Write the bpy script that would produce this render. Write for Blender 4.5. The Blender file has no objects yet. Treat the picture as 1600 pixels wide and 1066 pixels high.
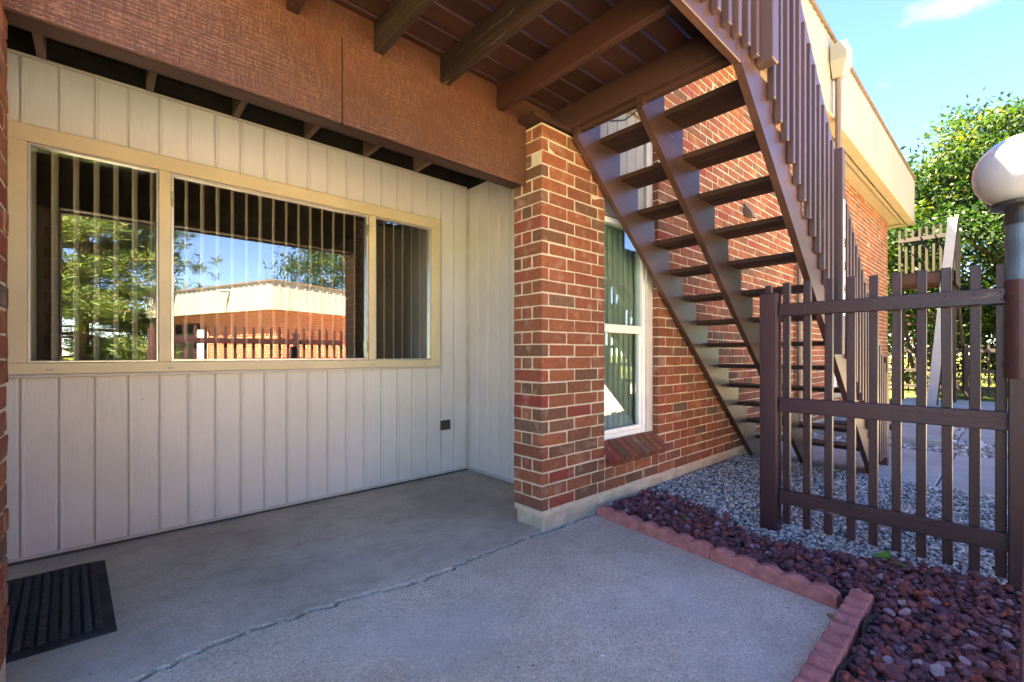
import bpy, bmesh, math, random
import numpy as np
from mathutils import Vector, Matrix
random.seed(7); rng = np.random.default_rng(7)
SC = bpy.context.scene
COL = SC.collection
R = math.radians

# ------------------------------------------------------------------ camera, sky, sun, exposure
cam_d = bpy.data.cameras.new('camera'); cam = bpy.data.objects.new('camera', cam_d); COL.objects.link(cam)
YAW = math.atan2(788, 711)
cam.location = (0, 0, 1.2)
cam.rotation_euler = (R(90), 0, YAW - R(90))
cam_d.sensor_width = 36; cam_d.lens = 36 * 711 / 1600; cam_d.shift_y = 21 / 1600
cam_d.clip_start = 0.02; cam_d.clip_end = 2000
SC.camera = cam
SUN_EL, SUN_ROT = 60, -35
W = bpy.data.worlds.new('World'); SC.world = W; W.use_nodes = True
nt = W.node_tree; nt.nodes.clear()
sky = nt.nodes.new('ShaderNodeTexSky'); sky.sky_type = 'NISHITA'; sky.sun_disc = False
sky.sun_elevation = R(SUN_EL); sky.sun_rotation = R(SUN_ROT)
sky.altitude = 1600; sky.air_density = 0.8; sky.dust_density = 0.1; sky.ozone_density = 3.0
bg = nt.nodes.new('ShaderNodeBackground'); bg.inputs['Strength'].default_value = 0.053
wo = nt.nodes.new('ShaderNodeOutputWorld')
tcw = nt.nodes.new('ShaderNodeTexCoord')
mpw = nt.nodes.new('ShaderNodeMapping'); mpw.inputs['Scale'].default_value = (3, 3, 7)
nzw = nt.nodes.new('ShaderNodeTexNoise'); nzw.inputs['Scale'].default_value = 1.6; nzw.inputs['Detail'].default_value = 6
crw = nt.nodes.new('ShaderNodeValToRGB'); crw.color_ramp.elements[0].position = .62; crw.color_ramp.elements[1].position = .95
crw.color_ramp.elements[1].color = (.55, .55, .55, 1)
mxw = nt.nodes.new('ShaderNodeMix'); mxw.data_type = 'RGBA'; mxw.inputs[7].default_value = (3.6, 3.7, 3.9, 1)
nt.links.new(tcw.outputs['Generated'], mpw.inputs[0]); nt.links.new(mpw.outputs[0], nzw.inputs['Vector'])
nt.links.new(nzw.outputs[0], crw.inputs[0]); nt.links.new(crw.outputs[0], mxw.inputs[0])
hsw = nt.nodes.new('ShaderNodeHueSaturation'); hsw.inputs['Saturation'].default_value = 1.22; hsw.inputs['Hue'].default_value = .517; nt.links.new(sky.outputs[0], hsw.inputs['Color']); nt.links.new(hsw.outputs[0], mxw.inputs[6]); nt.links.new(mxw.outputs[2], bg.inputs[0]); nt.links.new(bg.outputs[0], wo.inputs[0])
sd = bpy.data.lights.new('sun', 'SUN'); sd.energy = 5.0; sd.angle = R(0.5); sd.color = (1, .91, .78)
sun = bpy.data.objects.new('sun', sd); COL.objects.link(sun); sun.location = (0, 20, 20)
_d = Vector((math.sin(R(SUN_ROT)) * math.cos(R(SUN_EL)), math.cos(R(SUN_ROT)) * math.cos(R(SUN_EL)), math.sin(R(SUN_EL))))
sun.rotation_euler = _d.to_track_quat('Z', 'Y').to_euler()
SC.view_settings.view_transform = 'Standard'; SC.view_settings.look = 'None'
SC.view_settings.gamma = 1; SC.view_settings.use_curve_mapping = False
SC.view_settings.exposure = 4.6
SC.view_settings.use_white_balance = True; SC.view_settings.white_balance_temperature = 9400; SC.view_settings.white_balance_tint = 2
SC.render.engine = 'CYCLES'
SC.cycles.use_denoising = True
SC.cycles.max_bounces = 12; SC.cycles.diffuse_bounces = 8; SC.cycles.glossy_bounces = 4
SC.cycles.transparent_max_bounces = 16; SC.cycles.transmission_bounces = 4
SC.cycles.caustics_reflective = False; SC.cycles.caustics_refractive = False
SC.cycles.sample_clamp_indirect = 15

# ------------------------------------------------------------------ mesh helpers
WLOC = {}
class MB:
    def __init__(s): s.v = []; s.f = []; s.r = []
    def add(s, v, f, rnd=None):
        o = len(s.v); s.v.extend(v); s.f.extend([tuple(i + o for i in q) for q in f])
        if rnd is not None: s.r.extend([rnd] * len(f))
        return s
    def gbox(s, c, h, u=((1,0,0),(0,1,0),(0,0,1)), ch=0.0, rnd=None, jit=0.0):
        c = Vector(c); u = [Vector(a) for a in u]; v = []; f = []
        if ch <= 0:
            for sx in (-1,1):
                for sy in (-1,1):
                    for sz in (-1,1):
                        v.append(c + u[0]*sx*h[0] + u[1]*sy*h[1] + u[2]*sz*h[2])
            f = [(0,1,3,2),(4,6,7,5),(0,4,5,1),(2,3,7,6),(0,2,6,4),(1,5,7,3)]
        else:
            idx = {}
            for sx in (-1,1):
                for sy in (-1,1):
                    for sz in (-1,1):
                        jx = random.uniform(-jit,jit); jy = random.uniform(-jit,jit); jz = random.uniform(-jit,jit)
                        for ax in range(3):
                            d = [h[0]-ch, h[1]-ch, h[2]-ch]; d[ax] = h[ax]
                            idx[(sx,sy,sz,ax)] = len(v)
                            v.append(c + u[0]*(sx*d[0]+jx) + u[1]*(sy*d[1]+jy) + u[2]*(sz*d[2]+jz))
            I = lambda sg, ax: idx[(*sg, ax)]
            for ax in range(3):
                a, b = (ax+1) % 3, (ax+2) % 3
                for sg in (-1, 1):
                    q = []
                    for sa, sb in ((-1,-1),(1,-1),(1,1),(-1,1)):
                        t = [0,0,0]; t[ax] = sg; t[a] = sa; t[b] = sb; q.append(I(t, ax))
                    f.append(tuple(q if sg > 0 else q[::-1]))
                for sa in (-1,1):
                    for sb in (-1,1):
                        t0 = [0,0,0]; t0[ax] = -1; t0[a] = sa; t0[b] = sb
                        t1 = list(t0); t1[ax] = 1
                        q = (I(t0,a), I(t1,a), I(t1,b), I(t0,b))
                        f.append(q if sa*sb < 0 else q[::-1])
            for sx in (-1,1):
                for sy in (-1,1):
                    for sz in (-1,1):
                        q = tuple(idx[(sx,sy,sz,k)] for k in range(3))
                        f.append(q if sx*sy*sz > 0 else q[::-1])
        return s.add([tuple(p) for p in v], f, rnd)
    def box(s, x0, x1, y0, y1, z0, z1, ch=0.0, rnd=None, jit=0.0):
        return s.gbox(((x0+x1)/2,(y0+y1)/2,(z0+z1)/2), (abs(x1-x0)/2,abs(y1-y0)/2,abs(z1-z0)/2), ch=ch, rnd=rnd, jit=jit)
    def board(s, p0, p1, w, t, up=(0,0,1), ch=0.003, rnd=None):
        p0 = Vector(p0); p1 = Vector(p1); d = (p1-p0); L = d.length; d.normalize()
        up = Vector(up); b = up.cross(d).normalized(); n = d.cross(b).normalized()
        return s.gbox((p0+p1)/2, (L/2, t/2, w/2), (d, b, n), ch=ch, rnd=rnd)
    def prism(s, poly, axis, a, b):
        n = len(poly); v = []
        for k in (a, b):
            for p, q in poly:
                v.append({'x':(k,p,q),'y':(p,k,q),'z':(p,q,k)}[axis])
        f = [tuple(range(n))[::-1], tuple(range(n, 2*n))] + [(i,(i+1)%n,n+(i+1)%n,n+i) for i in range(n)]
        return s.add(v, f)
    def tube(s, path, rad, n=8, cap=True, rnd=None):
        P = [Vector(p) for p in path]; 
        if not hasattr(rad, '__len__'): rad = [rad]*len(P)
        v = []; prev = None
        for i, p in enumerate(P):
            d = (P[min(i+1,len(P)-1)] - P[max(i-1,0)]).normalized()
            if prev is None: a = d.orthogonal().normalized()
            else: a = (prev - d*prev.dot(d)).normalized()
            prev = a; b = d.cross(a)
            for k in range(n):
                t = 2*math.pi*k/n; v.append(tuple(p + (a*math.cos(t)+b*math.sin(t))*rad[i]))
        f = [(i*n+k, i*n+(k+1)%n, (i+1)*n+(k+1)%n, (i+1)*n+k) for i in range(len(P)-1) for k in range(n)]
        if cap: f += [tuple(range(n))[::-1], tuple(range((len(P)-1)*n, len(P)*n))]
        return s.add(v, f, rnd)
    def lathe(s, prof, c, n=24):
        v = []; m = len(prof)
        for k in range(n):
            t = 2*math.pi*k/n
            for r, z in prof: v.append((c[0]+r*math.cos(t), c[1]+r*math.sin(t), c[2]+z))
        f = [(k*m+i, ((k+1)%n)*m+i, ((k+1)%n)*m+i+1, k*m+i+1) for k in range(n) for i in range(m-1)]
        return s.add(v, f)

def link(o, name, parent, wl, label=None, category=None, group=None, kind=None):
    COL.objects.link(o)
    WLOC[o.name] = Vector(wl)
    if parent is not None:
        o.parent = parent; o.location = Vector(wl) - WLOC[parent.name]
    else: o.location = wl
    for k, val in (('label',label),('category',category),('group',group),('kind',kind)):
        if val: o[k] = val
    return o
def empty(name, loc, label, cat, group=None):
    o = bpy.data.objects.new(name, None); o.empty_display_size = .1
    return link(o, name, None, loc, label, cat, group)
def obj(name, mb, mat, parent=None, smooth=False, origin=None, **kw):
    me = bpy.data.meshes.new(name)
    a = np.array(mb.v, dtype=float)
    if origin is None:
        lo, hi = a.min(0), a.max(0); origin = ((lo[0]+hi[0])/2, (lo[1]+hi[1])/2, lo[2])
    a = a - np.array(origin)
    me.from_pydata(a.tolist(), [], mb.f)
    if mb.r and len(mb.r) == len(mb.f):
        at = me.attributes.new('rnd', 'FLOAT', 'FACE'); at.data.foreach_set('value', np.array(mb.r, dtype=np.float32))
    me.materials.append(mat)
    if smooth: me.polygons.foreach_set('use_smooth', [True]*len(me.polygons))
    me.update()
    return link(bpy.data.objects.new(name, me), name, parent, origin, **kw)
def bulk(name, V, F, mat, parent=None, rnd=None, smooth=False, origin=(0,0,0), **kw):
    """V (n,3) F (m,k) numpy, k = 3 or 4"""
    me = bpy.data.meshes.new(name); k = F.shape[1]
    V = V - np.array(origin)
    me.vertices.add(len(V)); me.vertices.foreach_set('co', V.astype(np.float32).ravel())
    me.loops.add(F.size); me.loops.foreach_set('vertex_index', F.astype(np.int32).ravel())
    me.polygons.add(len(F)); me.polygons.foreach_set('loop_start', np.arange(0, F.size, k, dtype=np.int32))
    if rnd is not None:
        at = me.attributes.new('rnd', 'FLOAT', 'FACE'); at.data.foreach_set('value', rnd.astype(np.float32))
    me.materials.append(mat)
    me.update(calc_edges=True); me.validate()
    if smooth: me.polygons.foreach_set('use_smooth', [True]*len(me.polygons))
    return link(bpy.data.objects.new(name, me), name, parent, origin, **kw)

# ------------------------------------------------------------------ materials
def lin(r, g, b):
    f = lambda c: c/255/12.92 if c/255 <= .04045 else ((c/255+.055)/1.055)**2.4
    return (f(r), f(g), f(b), 1)
class N:
    def __init__(s, name):
        s.m = bpy.data.materials.new(name); s.m.use_nodes = True; s.t = s.m.node_tree; s.t.nodes.clear()
        s.out = s.n('OutputMaterial'); s.pos = s.n('NewGeometry').outputs['Position']
    def n(s, ty, **kw):
        o = s.t.nodes.new('ShaderNode' + ty)
        for k, v in kw.items(): setattr(o, k, v)
        return o
    def l(s, a, b): s.t.links.new(a, b)
    def put(s, sock, val):
        if hasattr(val, 'is_linked') or hasattr(val, 'links'): s.l(val, sock)
        else: sock.default_value = val
    def map(s, scale=(1,1,1), vec=None, rot=(0,0,0), loc=(0,0,0)):
        o = s.n('Mapping'); s.l(vec or s.pos, o.inputs[0]); o.inputs['Scale'].default_value = scale
        o.inputs['Rotation'].default_value = rot; o.inputs['Location'].default_value = loc; return o.outputs[0]
    def noise(s, scale, vec=None, detail=4, rough=.55, dist=0.0):
        o = s.n('TexNoise'); s.l(vec or s.pos, o.inputs['Vector']); o.inputs['Scale'].default_value = scale
        o.inputs['Detail'].default_value = detail; o.inputs['Roughness'].default_value = rough; o.inputs['Distortion'].default_value = dist
        return o.outputs[0]
    def vor(s, scale, vec=None, feature='F1', out='Distance'):
        o = s.n('TexVoronoi', feature=feature); s.l(vec or s.pos, o.inputs['Vector']); o.inputs['Scale'].default_value = scale
        return o.outputs[out]
    def ramp(s, fac, stops, interp='LINEAR'):
        o = s.n('ValToRGB'); s.l(fac, o.inputs[0]); e = o.color_ramp.elements; o.color_ramp.interpolation = interp
        while len(e) < len(stops): e.new(.5)
        for q, (p, c) in zip(e, stops):
            q.position = p; q.color = c if hasattr(c, '__len__') else (c, c, c, 1)
        return o.outputs[0]
    def mix(s, fac, a, b, mode='MIX'):
        o = s.n('Mix', data_type='RGBA', blend_type=mode); s.put(o.inputs[0], fac); s.put(o.inputs[6], a); s.put(o.inputs[7], b)
        return o.outputs[2]
    def math(s, op, a, b=0.0):
        o = s.n('Math', operation=op); s.put(o.inputs[0], a); s.put(o.inputs[1], b); return o.outputs[0]
    def bump(s, h, strength=.3, dist=.01, normal=None):
        o = s.n('Bump'); s.l(h, o.inputs['Height']); o.inputs['Strength'].default_value = strength; o.inputs['Distance'].default_value = dist
        if normal is not None: s.l(normal, o.inputs['Normal'])
        return o.outputs[0]
    def rand(s, attr=False):
        if attr:
            o = s.n('Attribute'); o.attribute_name = 'rnd'; return o.outputs['Fac']
        return s.n('ObjectInfo').outputs['Random']
    def bsdf(s, col, rough=.7, normal=None, spec=.3, metal=0.0, **kw):
        o = s.n('BsdfPrincipled'); s.put(o.inputs['Base Color'], col); s.put(o.inputs['Roughness'], rough)
        o.inputs['Specular IOR Level'].default_value = spec; o.inputs['Metallic'].default_value = metal
        if normal is not None: s.l(normal, o.inputs['Normal'])
        s.l(o.outputs[0], s.out.inputs[0]); return o
def plain(name, c, rough=.6, spec=.3, metal=0.0, var=.25, scale=8, bump=.15, bscale=60, stretch=(1,1,1)):
    n = N(name); k = n.noise(scale, n.map(stretch), 5)
    col = n.mix(n.ramp(k, [(.3, 0), (.7, 1)]), tuple(v*(1-var) for v in c[:3])+(1,), tuple(min(1, v*(1+var*.6)) for v in c[:3])+(1,))
    n.bsdf(col, rough, n.bump(n.noise(bscale, n.map(stretch), 3), bump, .004), spec, metal); return n.m
def wood(name, c, axis, rough=.55, wear=None, var=.35, spec=.35, bump=.35):
    """stained or painted lumber, grain along axis"""
    n = N(name); st = {'x':(.12,1,1),'y':(1,.12,1),'z':(1,1,.12)}[axis]
    v = n.map(st); off = n.n('VectorMath', operation='ADD'); n.l(v, off.inputs[0])
    cb = n.n('CombineXYZ'); r = n.rand(); n.l(n.math('MULTIPLY', r, 37.0), cb.inputs[0]); n.l(n.math('MULTIPLY', r, 91.0), cb.inputs[2]); n.l(cb.outputs[0], off.inputs[1])
    v = off.outputs[0]
    g = n.noise(55, v, 5, .6, .6); big = n.noise(5, v, 3)
    lo = tuple(x*(1-var) for x in c[:3])+(1,); hi = tuple(min(1,x*(1+var)) for x in c[:3])+(1,)
    col = n.mix(n.ramp(big, [(.3,0),(.7,1)]), lo, hi)
    col = n.mix(n.ramp(g, [(.35,.0),(.75,.35)]), col, lo)
    obr = n.math('ADD', n.math('MULTIPLY', r, .35), .82)
    hs = n.n('HueSaturation'); n.l(col, hs.inputs['Color']); n.l(obr, hs.inputs['Value']); col = hs.outputs[0]
    if wear:
        w = n.ramp(n.noise(9, n.map(tuple(a*1.5 for a in st)), 8, .7), [(wear[1], 0), (wear[1]+.05, 1)])
        col = n.mix(w, col, wear[0])
    rr = n.math('ADD', n.math('MULTIPLY', big, .3), rough-.12)
    n.bsdf(col, rr, n.bump(g, bump, .004), spec); return n.m
def brickmat(name, attr):
    n = N(name); r = n.rand(attr)
    col = n.ramp(r, [(0, lin(94,70,57)), (.06, lin(104,75,59)), (.16, lin(122,74,56)), (.34, lin(130,79,58)), (.5, lin(140,84,60)), (.64, lin(132,70,55)), (.76, lin(146,92,65)), (.88, lin(132,58,51)), (.96, lin(112,86,70)), (1, lin(92,78,68))])
    a = n.noise(26, None, 6, .65); b = n.noise(140, None, 3)
    col = n.mix(n.ramp(a, [(.35, .0), (.72, .6)]), col, lin(92, 56, 42))
    col = n.mix(n.ramp(n.noise(9, None, 4), [(.55, 0), (.78, .3)]), col, lin(196,170,148))
    nv = n.bump(b, .35, .003); nv = n.bump(a, .6, .006, nv); nv = n.bump(n.noise(30, n.map((1,1,1.8), rot=(.5,.6,.2)), 2, .5, 2.5), .5, .006, nv)
    n.bsdf(col, .85, nv, .2); return n.m
M = {}
M['brick'] = brickmat('fired_brick', False); M['brick_s'] = brickmat('fired_brick_bulk', True)
M['mortar'] = plain('mortar', lin(188,172,152), .95, .1, var=.2, scale=30, bump=.5, bscale=220)
def concrete(name, base, attr=None, speck=1.0, soil=.25):
    n = N(name)
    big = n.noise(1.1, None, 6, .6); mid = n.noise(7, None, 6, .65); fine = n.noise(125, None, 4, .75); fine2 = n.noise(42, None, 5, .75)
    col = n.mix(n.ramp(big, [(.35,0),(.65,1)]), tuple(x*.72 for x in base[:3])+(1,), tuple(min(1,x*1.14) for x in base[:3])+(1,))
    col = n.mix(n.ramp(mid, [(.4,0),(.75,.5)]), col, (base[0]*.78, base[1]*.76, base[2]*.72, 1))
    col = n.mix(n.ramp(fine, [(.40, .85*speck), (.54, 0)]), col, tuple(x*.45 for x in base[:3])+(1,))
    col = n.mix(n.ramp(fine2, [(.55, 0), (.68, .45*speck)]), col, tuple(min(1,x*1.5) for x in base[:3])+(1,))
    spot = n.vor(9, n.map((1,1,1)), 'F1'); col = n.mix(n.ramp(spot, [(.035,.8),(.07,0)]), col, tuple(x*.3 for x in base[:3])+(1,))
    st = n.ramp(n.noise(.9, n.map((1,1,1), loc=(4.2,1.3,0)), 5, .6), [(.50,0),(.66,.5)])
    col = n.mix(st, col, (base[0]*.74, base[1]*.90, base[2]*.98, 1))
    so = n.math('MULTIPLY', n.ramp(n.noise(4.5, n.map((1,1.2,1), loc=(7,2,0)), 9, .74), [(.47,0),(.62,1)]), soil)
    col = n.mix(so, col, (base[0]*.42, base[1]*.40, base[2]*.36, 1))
    dots = n.ramp(n.vor(3.3, n.map((1,1,1), loc=(.3,.7,0))), [(.02,.9),(.045,0)]); col = n.mix(dots, col, tuple(x*.3 for x in base[:3])+(1,))
    wh = n.ramp(n.vor(2.1, n.map((1,1,1), loc=(5.3,.2,0))), [(.012,.9),(.022,0)]); col = n.mix(wh, col, (.75,.74,.7,1))
    nv = n.bump(fine, .5, .002); nv = n.bump(mid, .25, .006, nv)
    n.bsdf(col, .88, nv, .2); return n.m
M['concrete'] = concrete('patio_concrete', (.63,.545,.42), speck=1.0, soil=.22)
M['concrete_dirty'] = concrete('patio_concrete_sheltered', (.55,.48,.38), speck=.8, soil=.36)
M['lip'] = concrete('broken_concrete', (.50,.43,.33), speck=1.0)
M['path'] = concrete('path_concrete', (.42,.38,.33), speck=.5)
M['found'] = plain('foundation_concrete', (.46,.38,.28,1), .9, .15, var=.3, scale=6, bump=.6, bscale=50)
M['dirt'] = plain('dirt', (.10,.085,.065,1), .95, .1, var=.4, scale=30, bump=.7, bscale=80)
def sidingmat():
    n = N('embossed_siding'); r = n.rand()
    cb = n.n('CombineXYZ'); n.l(n.math('MULTIPLY', r, 50.0), cb.inputs[2])
    off = n.n('VectorMath', operation='ADD'); n.l(n.map((1,1,.10)), off.inputs[0]); n.l(cb.outputs[0], off.inputs[1])
    g = n.noise(60, off.outputs[0], 3, .55, 1.2)
    c = n.mix(n.ramp(n.noise(1.3, None, 4), [(.35,0),(.7,1)]), (.545,.525,.495,1), (.61,.59,.565,1))
    c = n.mix(n.ramp(g, [(.3,.10),(.6,0)]), c, (.36,.33,.29,1))
    c = n.mix(n.ramp(n.vor(6), [(.02,.8),(.035,0)]), c, (.22,.17,.13,1))
    n.bsdf(c, .5, n.bump(n.ramp(g, [(.3,0),(.62,1)]), .28, .003), .35); return n.m
M['siding'] = sidingmat()
M['siding_trim'] = plain('siding_trim', (.50,.47,.43,1), .5, var=.12, bump=.05)
M['frame'] = plain('beige_window_frame', (.58,.49,.33,1), .42, .4, var=.12, scale=3, bump=.04)
M['alu'] = plain('aluminium', (.62,.62,.60,1), .35, .5, .6, var=.1, bump=.02)
M['white'] = plain('white_vinyl', (.74,.74,.72,1), .4, .4, var=.06, bump=.03)
_n = N('blind_slat'); _p = _n.n('BsdfPrincipled'); _p.inputs['Base Color'].default_value = (.74,.71,.62,1); _p.inputs['Roughness'].default_value = .5
_t = _n.n('BsdfTranslucent'); _t.inputs[0].default_value = (.74,.71,.62,1); _x = _n.n('MixShader'); _x.inputs[0].default_value = .45
_n.l(_p.outputs[0], _x.inputs[1]); _n.l(_t.outputs[0], _x.inputs[2]); _n.l(_x.outputs[0], _n.out.inputs[0]); M['slat'] = _n.m
M['inside'] = plain('room_wall', (.35,.31,.26,1), .9, .1, var=.2, scale=2)
M['core'] = plain('building_mass', (.35,.3,.26,1), .9, .1)
M['black'] = plain('black_soffit', (.018,.016,.014,1), .9, .1)  # near black puts the shade of open recesses into the colour
M['cream'] = plain('cream_metal_cladding', (.29,.262,.215,1), .5, .35, var=.1, scale=2, bump=.05, stretch=(1,1,.3))
M['creamtrim'] = plain('cream_trim', (.34,.275,.175,1), .5, .3, var=.1)
M['capdark'] = plain('roof_edge_cap', (.16,.11,.08,1), .5, .4)
WR = lin(104, 58, 44)
for ax in 'xyz': M['deck_'+ax] = wood('stained_deck_'+ax, (.040,.015,.010,1), ax, .5, ((.17,.10,.07,1), .68), .35, .35)
for ax in 'xyz': M['rot_'+ax] = wood('weathered_joist_'+ax, (.026,.015,.011,1), ax, .85, ((.070,.052,.040,1), .58), .5, .12, .8)
for ax in 'xyz': M['stair_'+ax] = wood('glossy_brown_paint_'+ax, (.074,.034,.025,1), ax, .34, ((.32,.24,.20,1), .66), .45, .5, .35)
for ax in 'xyz': M['tread_'+ax] = wood('dark_tread_'+ax, (.048,.022,.017,1), ax, .55, ((.25,.19,.15,1), .72), .35, .3)
for ax in 'xyz': M['fence_'+ax] = wood('purple_brown_paint_'+ax, (.042,.0145,.020,1), ax, .38, ((.26,.17,.15,1), .67), .25, .4, .4)
for ax in 'xyz': M['grey_'+ax] = wood('greyed_wood_'+ax, (.034,.027,.027,1), ax, .7, ((.18,.15,.13,1), .70), .3, .25)
M['balu'] = wood('baluster_paint', (.076,.044,.047,1), 'z', .36, ((.40,.33,.29,1), .70), .2, .45, .2)
M['recess_joist'] = wood('pale_joist', (.16,.10,.07,1), 'y', .7)
def sawn():
    n = N('rough_sawn_panel')
    x = n.map((1,1,.22)); vert = n.noise(95, x, 4, .6, .3)
    wv = n.n('TexWave', wave_type='BANDS', bands_direction='Z'); n.l(n.map((.10,.10,1)), wv.inputs[0]); wv.inputs['Scale'].default_value = 16; wv.inputs['Distortion'].default_value = 9; wv.inputs['Detail'].default_value = 4; wv.inputs['Detail Scale'].default_value = 1.6
    patch = n.ramp(n.noise(2.2, n.map((.7,1,1.2)), 4), [(.38,.08),(.62,1)])
    h = n.math('ADD', n.math('MULTIPLY', n.ramp(vert,[(.35,0),(.6,1)]), .7), n.math('MULTIPLY', n.math('MULTIPLY', wv.outputs[0], patch), .55))
    cr = n.noise(16, n.map((1,1,1.6)), 3, .5, 2.5); crk = n.ramp(cr, [(.47,0),(.5,1),(.53,0)])
    h2 = n.math('SUBTRACT', h, n.math('MULTIPLY', n.math('MULTIPLY', crk, patch), .8))
    col = n.mix(n.ramp(n.noise(1.6, None, 4), [(.3,0),(.7,1)]), (.050,.018,.011,1), (.082,.029,.016,1))
    col = n.mix(n.ramp(h2, [(.55,0),(1.3,.4)]), col, (.20,.095,.06,1))
    n.bsdf(col, .42, n.bump(h2, .6, .004), .45); return n.m
M['sawn'] = sawn()
def glass(name, refl, tint):
    n = N(name); lw = n.n('LayerWeight'); lw.inputs['Blend'].default_value = .5
    g = n.n('BsdfGlossy'); g.inputs['Roughness'].default_value = .002; g.inputs['Color'].default_value = (.97,.98,1,1)
    nb = n.bump(n.noise(1.3, None, 2), .010, .02); n.l(nb, g.inputs['Normal'])
    t = n.n('BsdfTransparent'); t.inputs[0].default_value = tint
    mx = n.n('MixShader'); fac = n.math('ADD', n.math('MULTIPLY', lw.outputs['Facing'], .30), refl)
    n.l(fac, mx.inputs[0]); n.l(t.outputs[0], mx.inputs[1]); n.l(g.outputs[0], mx.inputs[2]); n.l(mx.outputs[0], n.out.inputs[0]); return n.m
M['glass'] = glass('window_glass', .145, (.96,.97,.95,1))
M['glass2'] = glass('side_window_glass', .02, (.78,.88,.86,1))
def rockmat(name, stops, attr, bs, bd, rough=.85):
    n = N(name); r = n.rand(attr); c = n.ramp(r, stops)
    a = n.noise(bs, None, 5, .7); c = n.mix(n.ramp(a, [(.3,.0),(.7,.45)]), c, tuple(x*.5 for x in stops[0][1][:3])+(1,))
    n.bsdf(c, rough, n.bump(a, .9, bd), .25); return n.m
LS = [(0, lin(84,54,56)), (.15, lin(112,62,62)), (.3, lin(122,78,82)), (.45, lin(98,70,76)), (.6, lin(142,72,60)), (.72, lin(110,86,94)), (.85, lin(160,78,54)), (.95, lin(150,124,132)), (1, lin(176,152,152))]
M['lava'] = rockmat('lava_rock', LS, False, 70, .006); M['lava_s'] = rockmat('lava_rock_bulk', LS, True, 70, .006)
GS = [(0, lin(74,76,76)), (.18, lin(106,110,110)), (.36, lin(144,148,144)), (.54, lin(178,180,174)), (.72, lin(212,210,202)), (.86, lin(232,226,214)), (.93, lin(200,176,140)), (1, lin(244,238,226))]
M['gravel_s'] = rockmat('blue_grey_gravel', GS, True, 60, .002, .6)
PS = [(0, lin(110,106,100)), (.3, lin(150,146,138)), (.6, lin(186,180,170)), (.85, lin(206,200,190)), (1, lin(226,220,210))]
M['pale_s'] = rockmat('pale_cobble', PS, True, 40, .003)
M['edging'] = plain('red_concrete_edging', (.40,.15,.13,1), .9, .15, var=.3, scale=20, bump=.6, bscale=160)
M['plastic'] = plain('black_plastic_strip', (.045,.042,.042,1), .5, .35, var=.5, scale=10)
def matmat():
    n = N('rubber_mat'); a = n.noise(150, n.map((1,1,1)), 3, .7)
    c = n.mix(n.ramp(n.noise(6), [(.4,0),(.7,1)]), (.016,.018,.021,1), (.035,.037,.041,1))
    c = n.mix(n.ramp(n.vor(14), [(.02,.7),(.05,0)]), c, (.20,.18,.14,1))
    n.bsdf(c, .75, n.bump(a, .9, .004), .3); return n.m
M['mat'] = matmat(); M['matrib'] = plain('worn_rubber_rib', (.036,.038,.042,1), .6, .4, var=.4, scale=20)
M['globe'] = None
_n = N('white_acrylic_globe'); _b = _n.bsdf((.42,.42,.45,1), .10, None, .5); _b.inputs['Subsurface Weight'].default_value = .15; _b.inputs['Subsurface Radius'].default_value = (.05,.05,.05); M['globe'] = _n.m
M['bluemetal'] = plain('weathered_blue_pole', (.10,.15,.19,1), .42, .5, .25, var=.35, scale=9, bump=.1)
M['darkmetal'] = plain('dark_metal', (.02,.022,.026,1), .4, .5)
M['brownmetal'] = plain('brown_metal_sleeve', (.075,.028,.026,1), .4, .45, var=.25)
M['outlet'] = plain('dark_brown_cover', (.05,.04,.036,1), .5, .4)
M['steel'] = plain('brass_hardware', (.42,.38,.30,1), .35, .5, .7)
M['downspout'] = plain('brown_downspout', (.17,.12,.09,1), .5, .4)
M['sign'] = plain('number_plate', (.62,.60,.58,1), .5, .4, var=.08)
M['ink'] = plain('black_ink', (.012,.012,.012,1), .6, .2)
M['cable'] = plain('black_cable', (.01,.01,.01,1), .5, .4)
M['silver'] = plain('silver_paint', (.30,.32,.35,1), .5, .4, var=.08)
def leafmat(name, stops, trans=.35):
    n = N(name); r = n.rand(True); c = n.ramp(r, stops)
    b = n.n('BsdfPrincipled'); n.l(c, b.inputs['Base Color']); b.inputs['Roughness'].default_value = .55; b.inputs['Specular IOR Level'].default_value = .3
    t = n.n('BsdfTranslucent'); tc = n.mix(1.0, c, (1.25,1.35,.5,1), 'MULTIPLY'); n.l(tc, t.inputs[0])
    mx = n.n('MixShader'); mx.inputs[0].default_value = trans; n.l(b.outputs[0], mx.inputs[1]); n.l(t.outputs[0], mx.inputs[2]); n.l(mx.outputs[0], n.out.inputs[0]); return n.m
M['leaf'] = leafmat('ash_leaves', [(0,(.006,.020,.008,1)),(.4,(.012,.034,.009,1)),(.75,(.027,.058,.011,1)),(.92,(.072,.085,.014,1)),(1,(.11,.08,.028,1))], .45)
M['pine'] = leafmat('pine_needles', [(0,(.025,.055,.018,1)),(.5,(.06,.10,.025,1)),(.85,(.12,.16,.035,1)),(1,(.18,.18,.06,1))], .2)
M['weed'] = leafmat('weed_leaves', [(0,(.12,.30,.04,1)),(1,(.22,.42,.06,1))], .3)
M['dryleaf'] = leafmat('dry_leaves', [(0,(.25,.20,.05,1)),(1,(.35,.24,.10,1))], .2)
M['tan_shrub'] = leafmat('dry_shrub', [(0,(.22,.14,.08,1)),(.6,(.36,.26,.17,1)),(1,(.5,.42,.3,1))], .3)
M['bark'] = plain('bark', (.17,.12,.085,1), .95, .1, var=.4, scale=12, bump=.9, bscale=25, stretch=(1,1,.25))
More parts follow.
